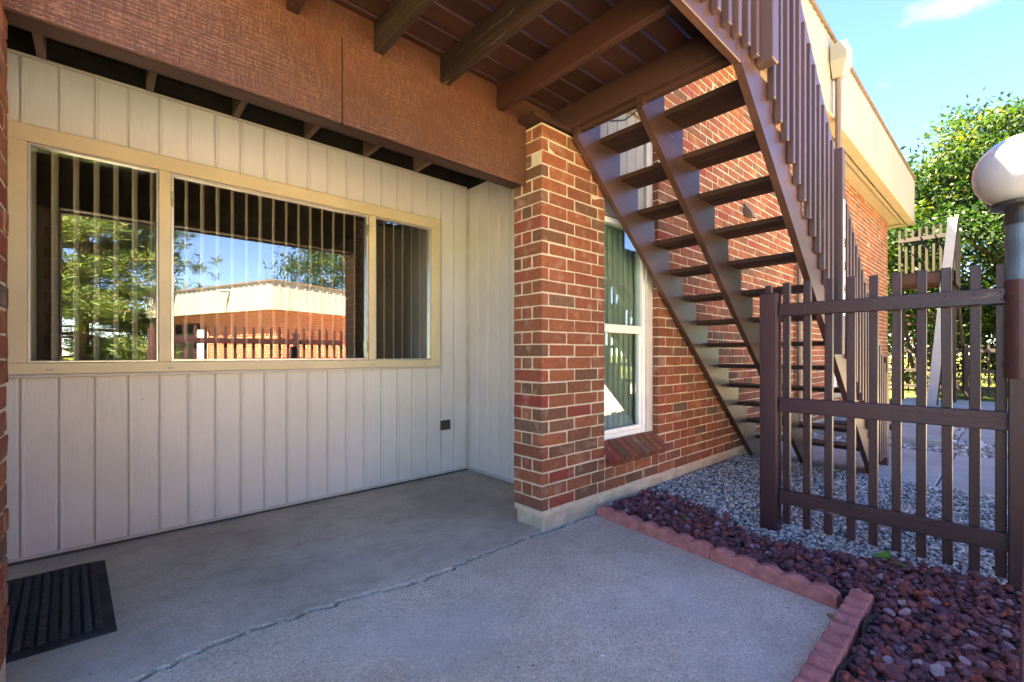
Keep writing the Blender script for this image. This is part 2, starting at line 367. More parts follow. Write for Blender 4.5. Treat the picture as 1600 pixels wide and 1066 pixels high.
def lawn():
    n = N('lawn'); c = n.ramp(n.noise(3, None, 6, .65), [(.3,(.07,.105,.02,1)),(.55,(.13,.15,.035,1)),(.75,(.27,.22,.07,1))])
    c = n.mix(n.ramp(n.noise(60, None, 3), [(.35,.5),(.6,0)]), c, (.05,.07,.015,1))
    n.bsdf(c, .9, n.bump(n.noise(90), .8, .02), .1); return n.m
M['lawn'] = lawn()
def brickpattern():
    n = N('distant_brickwork'); b = n.n('TexBrick'); 
    sp = n.n('SeparateXYZ'); n.l(n.pos, sp.inputs[0]); cb = n.n('CombineXYZ')
    n.l(n.math('ADD', sp.outputs[0], sp.outputs[1]), cb.inputs[0]); n.l(sp.outputs[2], cb.inputs[1]); n.l(cb.outputs[0], b.inputs['Vector'])
    b.inputs['Color1'].default_value = lin(168,84,56); b.inputs['Color2'].default_value = lin(140,66,46); b.inputs['Mortar'].default_value = lin(200,178,156)
    b.inputs['Scale'].default_value = 1; b.inputs['Mortar Size'].default_value = .008; b.inputs['Brick Width'].default_value = .27; b.inputs['Row Height'].default_value = .088
    n.bsdf(b.outputs[0], .9, n.bump(b.outputs['Fac'], .3, .005), .15); return n.m
M['brickpat'] = brickpattern()

# ------------------------------------------------------------------ the ground
def structure(name, mb, mat, parent=None, **kw):
    return obj(name, mb, mat, parent, kind='structure', **kw)
g = MB(); g.add([(-300,-300,-.06),(300,-300,-.06),(300,300,-.06),(-300,300,-.06)], [(0,1,2,3)])
structure('ground', g, M['lawn'])
g = MB(); g.box(-8, 5.6, -2.6, 4.6, -.30, -.045); structure('bare_earth', g, M['dirt'])
# patio: two slabs that meet at a crumbling joint
JP = [(2.9,2.13),(2.55,2.135),(2.24,2.14),(1.94,2.15),(1.63,2.146),(1.40,2.125),(1.19,2.118),(1.07,2.16),(.95,2.198),(.80,2.205),(.63,2.226),(.5,2.232),(.37,2.225),(.23,2.20),(.09,2.164),(-.3,2.12),(-.8,2.13),(-3,2.12)]
def subdiv_joint():
    out = []
    for (a, b) in zip(JP[:-1], JP[1:]):
        k = max(2, int(math.dist(a, b) / .03))
        for i in range(k):
            t = i / k; out.append((a[0]+(b[0]-a[0])*t, a[1]+(b[1]-a[1])*t + random.gauss(0, .0075)))
    return out + [JP[-1]]
J = subdiv_joint()
def slab(name, poly, z0, z1, mat):
    m = MB(); m.prism(poly, 'z', z0, z1); return structure(name, m, mat)
def wob(x, k): return abs(math.sin(x*3.1+k))*abs(math.sin(x*8.3+2*k))
gap = [(.006+.008*wob(x, .3)+random.uniform(0,.004), .002+.009*wob(x, 1.1)+random.uniform(0,.003), .006+.008*wob(x, 2.3)+random.uniform(0,.004), .002+.008*wob(x, 3.7)+random.uniform(0,.003)) for x, y in J]
back = [(x, y + g_[0] + g_[1]) for (x, y), g_ in zip(J, gap)]
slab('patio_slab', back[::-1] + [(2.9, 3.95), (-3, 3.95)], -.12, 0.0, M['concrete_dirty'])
fr = [((x, y), g_) for (x, y), g_ in zip(J, gap) if x < 2.75]
front = [(x, y - g_[2] - g_[3]) for (x, y), g_ in fr]
front = [(2.76, front[0][1])] + front
slab('patio_slab', front + [(-3, -2.4), (1.3, -2.4), (1.3, .50), (2.60, .50)], -.12, -.003, M['concrete'])
for sgn, o1, o2 in ((1, 0, 1), (-1, 2, 3)):        # chipped, sloping lips of the joint
    m = MB(); v = []
    for (x, y), g_ in zip(J, gap):
        v += [(x, y+sgn*(g_[o1]+g_[o2]), -.0005 if sgn > 0 else -.0035), (x, y+sgn*(g_[o1]+g_[o2]*.5), -.006+random.uniform(-.004,.003)), (x, y+sgn*g_[o1], -.014+random.uniform(-.004,.004)), (x, y+sgn*(g_[o1]+.001), -.06)]
    m.add(v, [(q*4+r, q*4+r+1, q*4+5+r, q*4+4+r)[::sgn] for q in range(len(J)-1) for r in range(3)])
    structure('joint_lip', m, M['lip'])
cr = MB()
for i in range(260):
    k = random.random(); x = -.6 + 2.8*k; j = min(J, key=lambda p: abs(p[0]-x)); s = random.uniform(.0015, .0045)
    cr.gbox((x, j[1]+random.choice((-1,1))*random.uniform(.006,.028), random.uniform(-.010,.0)), (s*1.5,s,s), ch=s*.3)
obj('concrete_crumbs', cr, M['lip'], kind='stuff', label='crumbled concrete along the cracked patio joint', category='debris')
gr = MB()
for i in range(260):
    x, y = random.uniform(-.9, 2.6), random.uniform(.6, 3.75)
    if x < .1 and y > 2.5: continue
    s = random.uniform(.0008, .0024) * (1.6 if random.random() < .06 else 1); a = random.uniform(0, 6.3)
    gr.gbox((x, y, s*.5), (s*random.uniform(1,2.6), s, s*.6), ((math.cos(a),math.sin(a),0),(-math.sin(a),math.cos(a),0),(0,0,1)), ch=s*.25, rnd=random.random())
_n = N('grit'); _n.bsdf(_n.ramp(_n.rand(True), [(0,(.07,.055,.04,1)),(.55,(.18,.14,.10,1)),(.62,(.5,.47,.42,1)),(1,(.65,.62,.56,1))]), .9)
obj('grit', gr, _n.m, kind='stuff', label='scattered dark and pale grit lying on the patio concrete', category='debris')
# paths on the far side of the gravel
def path(name, x0, x1, y0, y1, z1, mat=None, ch=.01):
    m = MB(); m.box(x0, x1, y0, y1, -.2, z1, ch=ch); return structure(name, m, mat or M['path'])
path('path_slab', 5.55, 7.65, .50, 2.10, .0); path('path_slab', 5.55, 7.65, -1.6, .49, -.004)
path('step_slab', 7.95, 9.7, .62, 2.10, .11, ch=.02)
path('path_slab', 8.75, 10.6, -1.8, .55, .0); path('path_slab', 10.9, 16.8, -.2, 2.05, .0)
g = MB(); g.box(7.65, 16.9, -3, 2.12, -.25, -.04); structure('stone_bed_base', g, M['dirt'])
g = MB(); g.box(15.2, 17.0, -3.5, -.25, -.2, -.01); structure('mulch_bed', g, plain('red_mulch', (.20,.05,.03,1), .95, .1, var=.4, scale=30))
path('driveway', -30, 16, -9.5, -1.65, -.02, mat=concrete('driveway_concrete', (.56,.50,.43), speck=.4), ch=0)      # pale paving added behind the camera to bounce sun into the patio

# ------------------------------------------------------------------ stones
def ico():
    bm = bmesh.new(); bmesh.ops.create_icosphere(bm, subdivisions=1, radius=1)
    v = np.array([p.co[:] for p in bm.verts]); f = np.array([[q.index for q in p.verts] for p in bm.faces]); bm.free(); return v, f
IV, IF = ico()
def ico2():
    bm = bmesh.new(); bmesh.ops.create_icosphere(bm, subdivisions=2, radius=1)
    v = np.array([p.co[:] for p in bm.verts]); f = np.array([[q.index for q in p.verts] for p in bm.faces]); bm.free(); return v, f
I2V, I2F = ico2()
def scatter(cent, size, flat=.6, rough=.22, V0=IV, F0=IF):
    n = len(cent); k = len(V0)
    q = rng.normal(size=(n,4)); q /= np.linalg.norm(q,axis=1)[:,None]; w,x,y,z = q.T
    Rm = np.stack([1-2*(y*y+z*z),2*(x*y-z*w),2*(x*z+y*w),2*(x*y+z*w),1-2*(x*x+z*z),2*(y*z-x*w),2*(x*z-y*w),2*(y*z+x*w),1-2*(x*x+y*y)],1).reshape(n,3,3)
    sc = size[:,None]*rng.uniform(.62,1.15,(n,3)); sc[:,2] *= flat*1.3
    V = V0[None]*(1+rng.normal(0,rough,(n,k,1)))*sc[:,None,:]
    V = np.einsum('nij,nkj->nki', Rm, V); V[:,:,2] *= .8; V += cent[:,None,:]
    F = F0[None] + (np.arange(n)*k)[:,None,None]
    return V.reshape(-1,3), F.reshape(-1,3), np.repeat(rng.random(n), len(F0))
def inpoly(P, poly):
    x, y = P[:,0], P[:,1]; ins = np.zeros(len(P), bool); j = len(poly)-1
    for i in range(len(poly)):
        xi, yi = poly[i]; xj, yj = poly[j]
        ins ^= ((yi > y) != (yj > y)) & (x < (xj-xi)*(y-yi)/(yj-yi+1e-12)+xi); j = i
    return ins
BND = [(3.50,2.16),(3.42,1.60),(3.20,1.25),(3.12,1.06),(3.19,.76),(3.36,.38),(3.40,.06),(3.46,-.5),(3.5,-1.5)]
GRAV = BND + [(5.6,-1.5),(5.6,2.14)]
LAVA = [(2.80,2.12),(2.66,.60),(2.62,.47),(1.3,.45),(1.3,-1.5)] + BND[::-1]
def jitter_grid(x0,x1,y0,y1,p):
    gx, gy = np.meshgrid(np.arange(x0,x1,p), np.arange(y0,y1,p)); P = np.stack([gx.ravel(),gy.ravel()],1); return P + rng.uniform(-p*.5,p*.5,P.shape)
gb = structure('gravel_bed', MB().prism(GRAV, 'z', -.12, -.012), M['dirt'])
pts = np.concatenate([jitter_grid(3.0,5.6,-1.4,2.14,.0205) for _ in range(2)])
edge = pts + rng.normal(0,.03,pts.shape); pts = pts[inpoly(edge, GRAV)]
mound = .03*np.clip((pts[:,1]-.8)/1.3,0,1)
cent = np.column_stack([pts, rng.uniform(-.008,.012,len(pts)) + mound])
V,F,rn = scatter(cent, rng.uniform(.008,.0165,len(cent)), .7, .16)
bulk('gravel', V, F, M['gravel_s'], gb, rn, origin=(4.4,.4,0), kind='stuff')
lb = structure('lava_rock_bed', MB().prism(LAVA, 'z', -.12, .006), M['dirt'])
pts = np.concatenate([jitter_grid(1.3,3.6,-1.4,2.13,.033) for _ in range(2)])
edge = pts + rng.normal(0,.035,pts.shape); ok = inpoly(edge, LAVA) & inpoly(pts, [(2.83,2.12),(2.70,.60),(2.745,.44),(1.3,.395),(1.3,-1.6),(3.9,-1.6),(3.9,2.12)])
pts = pts[ok]
cent = np.column_stack([pts, rng.uniform(.006,.045,len(pts))]); size = .011 + .024*rng.random(len(cent))**1.6
A = np.array([math.cos(YAW), math.sin(YAW)])
dep = cent[:,:2] @ A; lat = cent[:,:2] @ np.array([A[1], -A[0]])
vis = (dep > 1.55) & (np.abs(lat/dep) < 1.135) & (cent[:,1] > -.02*cent[:,0])
score = np.where(vis, size/np.maximum(dep,.1)*(1+cent[:,2]*6), 0)
order = np.argsort(-score); near = order[:300]; far = order[300:]
far = far[(np.abs(cent[far,0]) < 9)]
V,F,rn = scatter(cent[far], size[far], .75, .2)
bulk('lava_rocks', V, F, M['lava_s'], lb, rn, origin=(2.9,.6,0), kind='stuff')
rockmesh = []
for k in range(14):
    v = I2V*(1+rng.normal(0,.09,(len(I2V),1))); 
    for _ in range(11):   # chip facets off
        d = rng.normal(size=3); d /= np.linalg.norm(d); h = rng.uniform(.5,.8); t = v@d; v = v - np.outer(np.clip(t-h,0,None), d)
    me = bpy.data.meshes.new('lava_rock'); me.from_pydata((v*np.array([1,.85,.72])).tolist(), [], I2F.tolist()); me.materials.append(M['lava']); rockmesh.append(me)
for i in near:
    o = bpy.data.objects.new('lava_rock', rockmesh[i % 14]); link(o, 'lava_rock', lb, cent[i]+np.array([0,0,.004]))
    o.scale = [size[i]*1.0*random.uniform(.85,1.1), size[i]*random.uniform(.8,1.1), size[i]*random.uniform(.75,1.0)]; o.rotation_euler = (random.uniform(-.6,.6), random.uniform(-.6,.6), random.uniform(0,6.3))
pts = np.concatenate([jitter_grid(7.65,13,-2.5,2.05,.06) for _ in range(2)])
m = ~(((pts[:,0]>7.93)&(pts[:,0]<9.72)&(pts[:,1]>.6)) | ((pts[:,0]>8.73)&(pts[:,0]<10.62)&(pts[:,1]<.57)) | ((pts[:,0]>10.88)&(pts[:,1]>-.22)))
pts = pts[m]; cent = np.column_stack([pts, rng.uniform(-.03,.02,len(pts))])
V,F,rn = scatter(cent, rng.uniform(.02,.05,len(cent)), .6, .12)
bulk('pale_cobbles', V, F, M['pale_s'], None, rn, origin=(9,0,0), kind='stuff', label='pale grey cobbles around the far path slabs', category='cobbles')

# ------------------------------------------------------------------ the brick apartment building
AB = empty('apartment_building', (8,2.2,0), 'red brick apartment building with cream siding and metal roof fascia', 'building')
ZB, CH, MT = .131, .0876, .0095
bricks = []       # x0,x1,y0,y1,z0,z1
def jb(x0,x1,y0,y1,i): bricks.append((x0,x1,y0,y1, ZB+i*CH+MT/2, ZB+(i+1)*CH-MT/2))
def pier(xf, sgn, xe):     # xf: patio side face, xe: other end
    for i in range(30):
        L = lambda a, b: tuple(sorted((xf+sgn*a, xf+sgn*b)))
        end = abs(xe-xf)
        if i % 2 == 0:
            jb(*L(0,.066), 2.145, 2.425, i); jb(*L(.077,.340), 2.145, 2.235, i); jb(*L(.351,.611), 2.145, 2.235, i); jb(*L(.622,end), 2.145, 2.235, i)
        else:
            jb(*L(0,.255), 2.145, 2.235, i); jb(*L(.266,.531), 2.145, 2.235, i); jb(*L(.542,end), 2.145, 2.235, i)
            jb(*L(0,.09), 2.246, 2.338, i); jb(*L(0,.09), 2.349, 2.425, i)
pier(2.205, 1, 2.905)
npier = len(bricks)
def run(x0, x1, i, ph):
    x = x0 - (0 if i % 2 == 0 else ph)
    while x < x1 - .01:
        a, b = max(x, x0), min(x+.262, x1)
        if b - a > .03: jb(a, b, 2.145, 2.235, i)
        x += .273
for i in range(50):
    if i < 3: run(2.916, 3.70, i, .14)
    run(3.711 if i < 3 else 3.70, 9.35, i, .14)
    if i < 4: run(9.361, 10.15, i, .14)
    run(10.161 if i < 4 else 10.15, 14.53, i, .14)
def dist(b): return math.dist(((b[0]+b[1])/2, (b[2]+b[3])/2, (b[4]+b[5])/2), (0,0,1.2))
front_b = sorted(range(len(bricks)), key=lambda k: dist(bricks[k]) + (9 if bricks[k][4] > 2.78 else 0))
single = set(front_b[:300])
wall = MB(); RC = .004
wall.box(2.205+RC, 2.905, 2.145+RC, 2.425-RC, .10, 2.77)                      # pier core
wall.box(2.905, 3.70+RC, 2.145+RC, 2.30, .10, .42)                            # below the side window
wall.box(3.70+RC, 9.35-RC, 2.145+RC, 2.40, .10, 4.6); wall.box(9.35-RC, 10.15+RC, 2.145+RC, 2.30, .10, .48); wall.box(10.15+RC, 14.53-RC, 2.145+RC, 2.40, .10, 4.6)
bw = obj('brick_wall', wall, M['mortar'], AB)
bs = MB()
pier_left = len(bricks); pier(-.25, -1, -.95); single_ok = single
def bjit(b):
    o = [random.gauss(0,.0012) for _ in range(6)]; return [b[k]+o[k] for k in range(6)]
for k, b in enumerate(bricks):
    b2 = bjit(b)
    if k in single:
        m = MB(); m.box(*b2, ch=.004, jit=.0018); obj('brick', m, M['brick'], bw)
    else: bs.box(*b2, ch=.004, rnd=random.random(), jit=.0018)
wl2 = MB(); wl2.box(-.95, -.25-RC, 2.145+RC, 2.425-RC, -.05, 2.77); wl2.box(-8, -.95, 2.15, 2.45, -.05, 4.6)
obj('wing_wall', wl2, M['mortar'], AB)
obj('bricks', bs, M['brick_s'], bw, kind='stuff')
fo = MB(); fo.box(2.232, 14.54, 2.152, 2.42, -.15, .1285, ch=.006); 
obj('foundation', fo, M['found'], AB)
# solid mass behind the fronts, so that the building blocks the sun and the rooms are enclosed
cm = MB(); cm.box(2.93, 14.5, 2.62, 12, -.05, 5.45); cm.box(-8, 2.925, 2.46, 12, 3.12, 5.45); cm.box(-8, 14.4, 8.0, 12.05, -.05, 5.4)
cm.box(-8, -.95, 2.46, 8, -.05, 3.11); cm.box(9.6, 9.9, 2.5, 2.7, 0, .4)
cm.box(-.95, 2.925, 2.47, 8, 3.08, 3.115)
obj('building_mass', cm, M['core'], AB)
inn = MB(); inn.box(-.94, -.90, 3.9, 7.95, .05, 3.05); inn.box(2.86, 2.90, 3.9, 7.95, .05, 3.05); inn.box(-.9, 2.86, 7.9, 7.95, .05, 3.05); inn.box(-.9, 2.86, 3.9, 7.9, .0, .06); inn.box(-.9, 2.86, 3.9, 7.9, 2.98, 3.04)
obj('room_interior', inn, M['inside'], AB)
soff = MB(); soff.box(-.95, 2.93, 2.44, 3.84, 3.055, 3.075); soff.box(-.95, 2.93, 3.835, 3.88, 2.921, 3.055); soff.box(2.845, 2.92, 2.43, 3.834, 2.921, 3.055); obj('recess_ceiling', soff, M['black'], AB)  # black ceiling and wall bands paint in the shade behind the joists
rj = MB
for k in range(-1, 6):
    x = -.257 + .4895*(k); m = MB(); m.box(x-.02, x+.02, 2.44, 3.79, 2.915, 3.05, ch=.002); obj('recess_joist', m, M['recess_joist'], AB)
# siding: one object for each plank (the long ones are cut by the window)
sw = MB(); sw.box(-.95, 2.86, 3.83, 3.88, .0, 1.10); sw.box(-.95, 2.86, 3.83, 3.88, 2.48, 2.92); sw.box(-.95, -.36, 3.83, 3.88, 1.10, 2.48); sw.box(2.43, 2.86, 3.83, 3.88, 1.10, 2.48)
sw.box(2.84, 2.92, 2.43, 3.83, .0, 2.92)
sdw = obj('siding_wall', sw, M['siding_trim'], AB)
def plank(a, b, z0, z1, along):
    # flat board with a raised lip at one side and a groove at the other
    prof = [(a+.003,.0),(a+.003,.010),(a+.008,.014),(a+.016,.014),(a+.021,.009),(b-.012,.009),(b-.006,.004),(b-.001,.0)]
    m = MB(); n = len(prof); v = []
    for z in (z0, z1):
        for p, d in prof: v.append((p, 3.830-d, z) if along == 'x' else (2.840-d, p, z))
    f = [(i, i+1, n+i+1, n+i) for i in range(n-1)] + [tuple(range(n)), tuple(range(2*n-1, n-1, -1))]
    if along == 'x': f = [q[::-1] for q in f]
    m.add(v, f); return obj('siding_plank', m, M['siding'], sdw)
for k in range(-4, 20):
    a = -.348 + .1583*k; b = a + .1583
    b = min(b, 2.812)
    if b - a < .02: continue
    if b <= -.38 or a >= 2.45: plank(a, b, .035, 2.91, 'x')
    else: plank(a, b, .035, 1.082, 'x'); plank(a, b, 2.505, 2.91, 'x')
for k in range(0, 9):
    b = 3.80 - .158*k; plank(max(b-.158, 2.43), b, .035, 2.91, 'y')
for q in ((-.95, 2.815, 3.812, 3.829, .018, .034), (2.822, 2.838, 2.43, 3.81, .018, .034), (-.95, 2.815, 3.812, 3.829, 2.911, 2.93)):
    tr = MB(); tr.box(*q, ch=.002); obj('trim_strip', tr, M['siding_trim'], AB)

db = MB(); db.box(-.95, 2.83, 3.822, 3.829, -.01, .017); obj('base_shade_strip', db, M['dirt'], AB)  # solid dark strip painted in for the shade under the bottom trim
# large window
wf = MB(); yo, yi = 3.765, 3.86
wf.box(-.391, 2.457, yo, yi, 1.085, 1.152, ch=.004); wf.box(-.391, 2.457, yo, yi, 2.415, 2.512, ch=.004)
wf.box(-.391, -.313, yo+.001, yi-.001, 1.152, 2.415, ch=.004); wf.box(2.358, 2.457, yo+.001, yi-.001, 1.152, 2.415, ch=.004)
win = obj('window', wf, M['frame'], AB)
m = MB(); m.box(-.393, 2.462, 3.775, 3.84, 1.066, 1.0835, ch=.003); obj('window_sill', m, M['siding_trim'], win)
for a, b in ((.279,.345), (1.728,1.793)):
    m = MB(); m.box(a, b, yo+.006, yi-.002, 1.1525, 2.4145, ch=.004); obj('mullion', m, M['frame'], win)
def sash(a, b, t, mat, nm='sash', y0=3.785, y1=3.83):
    m = MB(); m.box(a, b, y0, y1, 1.153, 1.153+t, ch=.002); m.box(a, b, y0, y1, 2.414-t, 2.414, ch=.002)
    m.box(a, a+t, y0+.001, y1-.001, 1.153+t, 2.414-t, ch=.002); m.box(b-t, b, y0+.001, y1-.001, 1.153+t, 2.414-t, ch=.002)
    return obj(nm, m, mat, win)
sash(-.3125,.2785,.010,M['alu']); sash(.3455,1.7275,.016,M['alu']); sash(1.7935,2.3575,.010,M['alu'])
for a, b in ((-.30,.268),(.362,1.711),(1.804,2.347)):
    m = MB(); m.box(a, b, 3.808, 3.812, 1.164, 2.403); obj('pane', m, M['glass'], win)
for x, z in ((.352,2.24),(1.722,2.28),(1.722,1.27)):
    m = MB(); m.box(x-.010, x+.010, 3.770, 3.786, z-.05, z+.05, ch=.002); m.tube([(x,3.768,z-.02),(x,3.756,z),(x,3.752,z+.04)], .005, 6); obj('latch', m, M['steel'], win)
for x in (-.24, .325, 1.75, 2.27):
    m = MB(); m.box(x, x+.03, 3.7635, 3.7645, 1.108, 1.112); obj('weep_slot', m, M['outlet'], win)
# siding outlet cover
oc = MB(); oc.box(2.49, 2.60, 3.80, 3.822, .45, .545, ch=.004); oc.box(2.497, 2.543, 3.795, 3.7995, .458, .537, ch=.002); oc.box(2.547, 2.593, 3.795, 3.7995, .458, .537, ch=.002)
obj('outlet_cover', oc, M['outlet'], AB, label='dark brown outdoor socket cover')
# tall window column beside the pier: lower window, siding panel, upper window
def column_window(x0, x1, z0, z1, midz, yw):
    f = MB(); t = .045
    f.box(x0, x1, yw, yw+.08, z0, z0+t, ch=.004); f.box(x0, x1, yw, yw+.08, z1-t, z1, ch=.004); f.box(x0, x0+t, yw+.001, yw+.079, z0+t, z1-t, ch=.004); f.box(x1-t, x1, yw+.001, yw+.079, z0+t, z1-t, ch=.004)
    w = obj('window', f, M['white'], AB)
    m = MB(); m.box(x0+t, x1-t, yw+.006, yw+.06, midz-.035, midz+.035, ch=.006); obj('meeting_rail', m, M['white'], w)
    m = MB(); q = .035; a, b = x0+t+.001, x1-t-.001
    m.box(a, b, yw+.012, yw+.05, z0+t, z0+t+q, ch=.003); m.box(a, a+q, yw+.013, yw+.049, z0+t+q, midz-.036, ch=.003); m.box(b-q, b, yw+.013, yw+.049, z0+t+q, midz-.036, ch=.003)
    obj('lower_sash', m, M['white'], w)
    m = MB(); m.box(x0+t, x1-t, yw+.03, yw+.034, z0+t, z1-t); obj('pane', m, M['glass2'], w)
    m = MB(); m.box(x0-.05, x1+.05, yw+.30, yw+.32, z0-.05, z1+.05); obj('room_back', m, M['inside'], w)
    return w
w2 = column_window(2.93, 3.60, .505, 2.32, 1.415, 2.215)
m = MB(); m.box(3.60, 3.70, 2.20, 2.30, .49, 4.55, ch=.005); obj('jamb_trim', m, M['siding_trim'], w2)
for k in range(5):
    m = MB(); a = 2.92+.136*k; m.box(a+.003, min(a+.133, 3.598), 2.225, 2.245, 2.335, 3.27, ch=.004); obj('siding_plank', m, M['creamtrim'] if k == 9 else M['cream'], AB)
m = MB(); m.box(2.915, 3.60, 2.19, 2.26, 3.27, 3.31, ch=.004); obj('upper_sill', m, M['creamtrim'], AB)
w3 = column_window(2.93, 3.60, 3.312, 4.5, 3.9, 2.215)
# slanted rowlock sill of the side window
for k in range(8):
    x = 2.915 + .0965*k; d = Vector((0, -.82, -.57)).normalized(); n_ = Vector((0, -.57, .82)).normalized()
    m = MB(); m.gbox(Vector((x+.045, 2.135, .425)), (.0415, .105, .040), ((1,0,0), d, n_), ch=.005, jit=.002); obj('sill_brick', m, M['brick'], w2)
m = MB(); m.gbox((3.30, 2.142, .418), (.37, .098, .034), ((1,0,0), Vector((0,-.82,-.57)), Vector((0,-.57,.82)))); obj('sill_mortar', m, M['mortar'], w2)
w4 = column_window(9.42, 10.08, .55, 2.32, 1.4, 2.22); w5 = column_window(9.42, 10.08, 3.31, 4.5, 3.9, 2.22)
m = MB(); m.box(9.36, 9.42, 2.2, 2.3, .45, 4.55); m.box(10.08, 10.145, 2.2, 2.3, .45, 4.55); m.box(9.42, 10.08, 2.225, 2.3, 2.325, 3.305); m.box(9.3,10.2,2.09,2.29,.45,.53); obj('window_surround', m, M['cream'], AB)
# roof edge
def ribbed(x0, x1, y, z0, z1, pitch, along='x', out=-1):
    m = MB(); prof = []; x = x0
    while x < x1:
        prof += [(x,0),(min(x+pitch*.62,x1),0),(min(x+pitch*.70,x1),.007),(min(x+pitch*.92,x1),.007)]; x += pitch
    n = len(prof); v = []
    for z in (z0, z1):
        for p, d in prof: v.append((p, y+out*d, z) if along == 'x' else (y+out*d, p, z))
    m.add(v, [(i, i+1, n+i+1, n+i) for i in range(n-1)]); return m
obj('roof_fascia', ribbed(-8, 15.0, 1.70, 4.46, 5.52, .16), M['cream'], AB)
obj('roof_fascia', ribbed(1.70, 12, 15.0, 4.46, 5.52, .16, 'y', 1), M['cream'], AB)
m = MB(); m.box(-8, 14.99, 1.71, 1.74, 4.45, 5.53); m.box(14.96, 14.99, 1.74, 12, 4.45, 5.53); obj('fascia_backing', m, M['cream'], AB)
m = MB(); m.box(-8, 15.03, 1.66, 1.78, 5.53, 5.57, ch=.006); m.box(14.94, 15.03, 1.78, 12, 5.53, 5.57, ch=.006); obj('roof_edge_cap', m, M['capdark'], AB)
m = MB(); m.box(-8, 15.02, 1.665, 1.82, 4.42, 4.455, ch=.006); m.box(-8, 14.97, 1.745, 2.2, 4.47, 4.50); m.box(-8, 14.9, 1.86, 1.92, 4.445, 4.468, ch=.004); m.box(14.5, 14.955, 2.2, 12, 4.47, 4.50); m.box(14.85,15.02,1.83,12,4.42,4.455)
obj('soffit', m, M['creamtrim'], AB)
m = MB(); m.box(-8, 14.95, 1.75, 12, 5.40, 5.47); obj('roof_deck', m, M['core'], AB)
# conductor head and downspout
m = MB(); X = 7.45
m.add([(X-.16,1.68,5.36),(X+.16,1.68,5.36),(X+.16,1.50,5.36),(X-.16,1.50,5.36),(X-.16,1.68,5.14),(X+.16,1.68,5.14),(X+.16,1.50,5.14),(X-.16,1.50,5.14),(X-.055,1.68,4.96),(X+.055,1.68,4.96),(X+.055,1.57,4.96),(X-.055,1.57,4.96)],
      [(0,1,2,3),(0,4,5,1),(1,5,6,2),(2,6,7,3),(3,7,4,0),(4,8,9,5),(5,9,10,6),(6,10,11,7),(7,11,8,4),(8,11,10,9)])
ds = obj('downspout', m, M['cream'], AB)
m = MB(); m.tube([(X,1.625,4.97),(X,1.625,3.7),(X,1.66,3.6),(X,2.06,3.45),(X,2.09,3.35),(X,2.09,.15)], .036, 8); obj('downspout_pipe', m, M['downspout'], ds)
# small exhaust hood on the wall behind the stairs
m = MB(); m.prism([(2.14,2.98),(2.14,2.82),(2.04,2.80),(2.06,2.86)], 'x', 5.60, 5.73); obj('vent_hood', m, M['downspout'], AB)
m = MB(); m.tube([(2.80,2.13,3.00),(2.88,2.15,3.03),(3.02,2.16,3.06),(3.2,2.16,3.13),(3.36,2.17,3.25),(3.5,2.19,3.42)], .007, 6); obj('wall_cable', m, M['cable'], AB, smooth=True)

# ------------------------------------------------------------------ blinds
def blind(name, xs, yc, z0, z1, tilt, label, wdt=.0445, fan=0):
    e = empty(name, (sum(xs)/len(xs), yc, z1), label, 'blind')
    m = MB(); m.box(min(xs)-.05, max(xs)+.05, yc-.02, yc+.02, z1, z1+.045, ch=.003); obj('headrail', m, M['slat'], e)
    for x in xs:
        t = R(tilt + (fan*(x-xs[0])/(xs[-1]-xs[0])) + random.gauss(0, 1.6)); c, s = math.cos(t), math.sin(t)
        m = MB(); k = 5; v = []
        for z in (z0, z1):
            for q in range(k):
                u = -1 + 2*q/(k-1); bow = .006*(1-u*u)
                v.append((x + s*u*wdt + c*bow, yc + c*u*wdt - s*bow, z))
        for z in (z0, z1):
            for q in range(k):
                u = -1 + 2*q/(k-1); bow = .006*(1-u*u) + .0008
                v.append((x + s*u*wdt + c*bow, yc + c*u*wdt - s*bow, z))
        f = [(q, q+1, k+q+1, k+q) for q in range(k-1)] + [(3*k+q, 3*k+q+1, 2*k+q+1, 2*k+q) for q in range(k-1)] + [(0,k,3*k,2*k),(k-1,3*k-1,4*k-1,2*k-1)]
        m.add(v, f); obj('slat', m, M['slat'], e, smooth=True)
blind('vertical_blind', [-.30+.0925*k for k in range(29)], 3.875, 1.12, 2.44, 17, 'pale vertical blind with turned open slats behind the wide patio window', fan=17)
blind('vertical_blind', [2.97+.078*k for k in range(9)], 2.305, .56, 2.26, 84, 'closed pale vertical blind behind the narrow white window beside the brick pier')

# ------------------------------------------------------------------ balcony and stairs
ST = empty('balcony_staircase', (3.9,1.5,0), 'reddish brown wooden balcony with open tread stairs and picket railing', 'staircase')
for x0, x1 in ((-2.4,-1.0),(-.995,.905),(.910,2.198)):
    m = MB(); m.box(x0, x1, 2.290, 2.306, 2.375, 2.815, ch=.0015); obj('fascia_panel', m, M['sawn'], ST)
m = MB(); m.box(-2.4, 2.198, 2.335, 2.435, 2.388, 2.80, ch=.004); obj('beam', m, M['deck_x'], ST)
m = MB(); m.box(2.12, 2.95, 2.13, 2.43, 2.784, 2.818, ch=.003); obj('bearing_plate', m, M['deck_x'], ST)
JX = [1.976, 1.535, 1.115, .677, .36]
for k, x in enumerate(JX):
    m = MB(); m.box(x-.024, x+.024, 1.012, 2.43, 2.821, 2.988, ch=.004); obj('joist', m, M['rot_y'] if k in (1,2) else M['deck_y'], ST)
for x in (2.50, 2.549):
    m = MB(); m.box(x-.023, x+.023, 1.012, 2.43, 2.821 - (.004 if x < 2.51 else .03), 2.988, ch=.003); obj('joist', m, M['tread_y'], ST)
XS = sorted(JX + [2.50])
for a, b in zip(XS[:-1], XS[1:]):
    m = MB(); m.box(a+.026, b-.026, 2.312, 2.348, 2.822, 2.986, ch=.002); obj('blocking', m, M['sawn'], ST)
y = .955
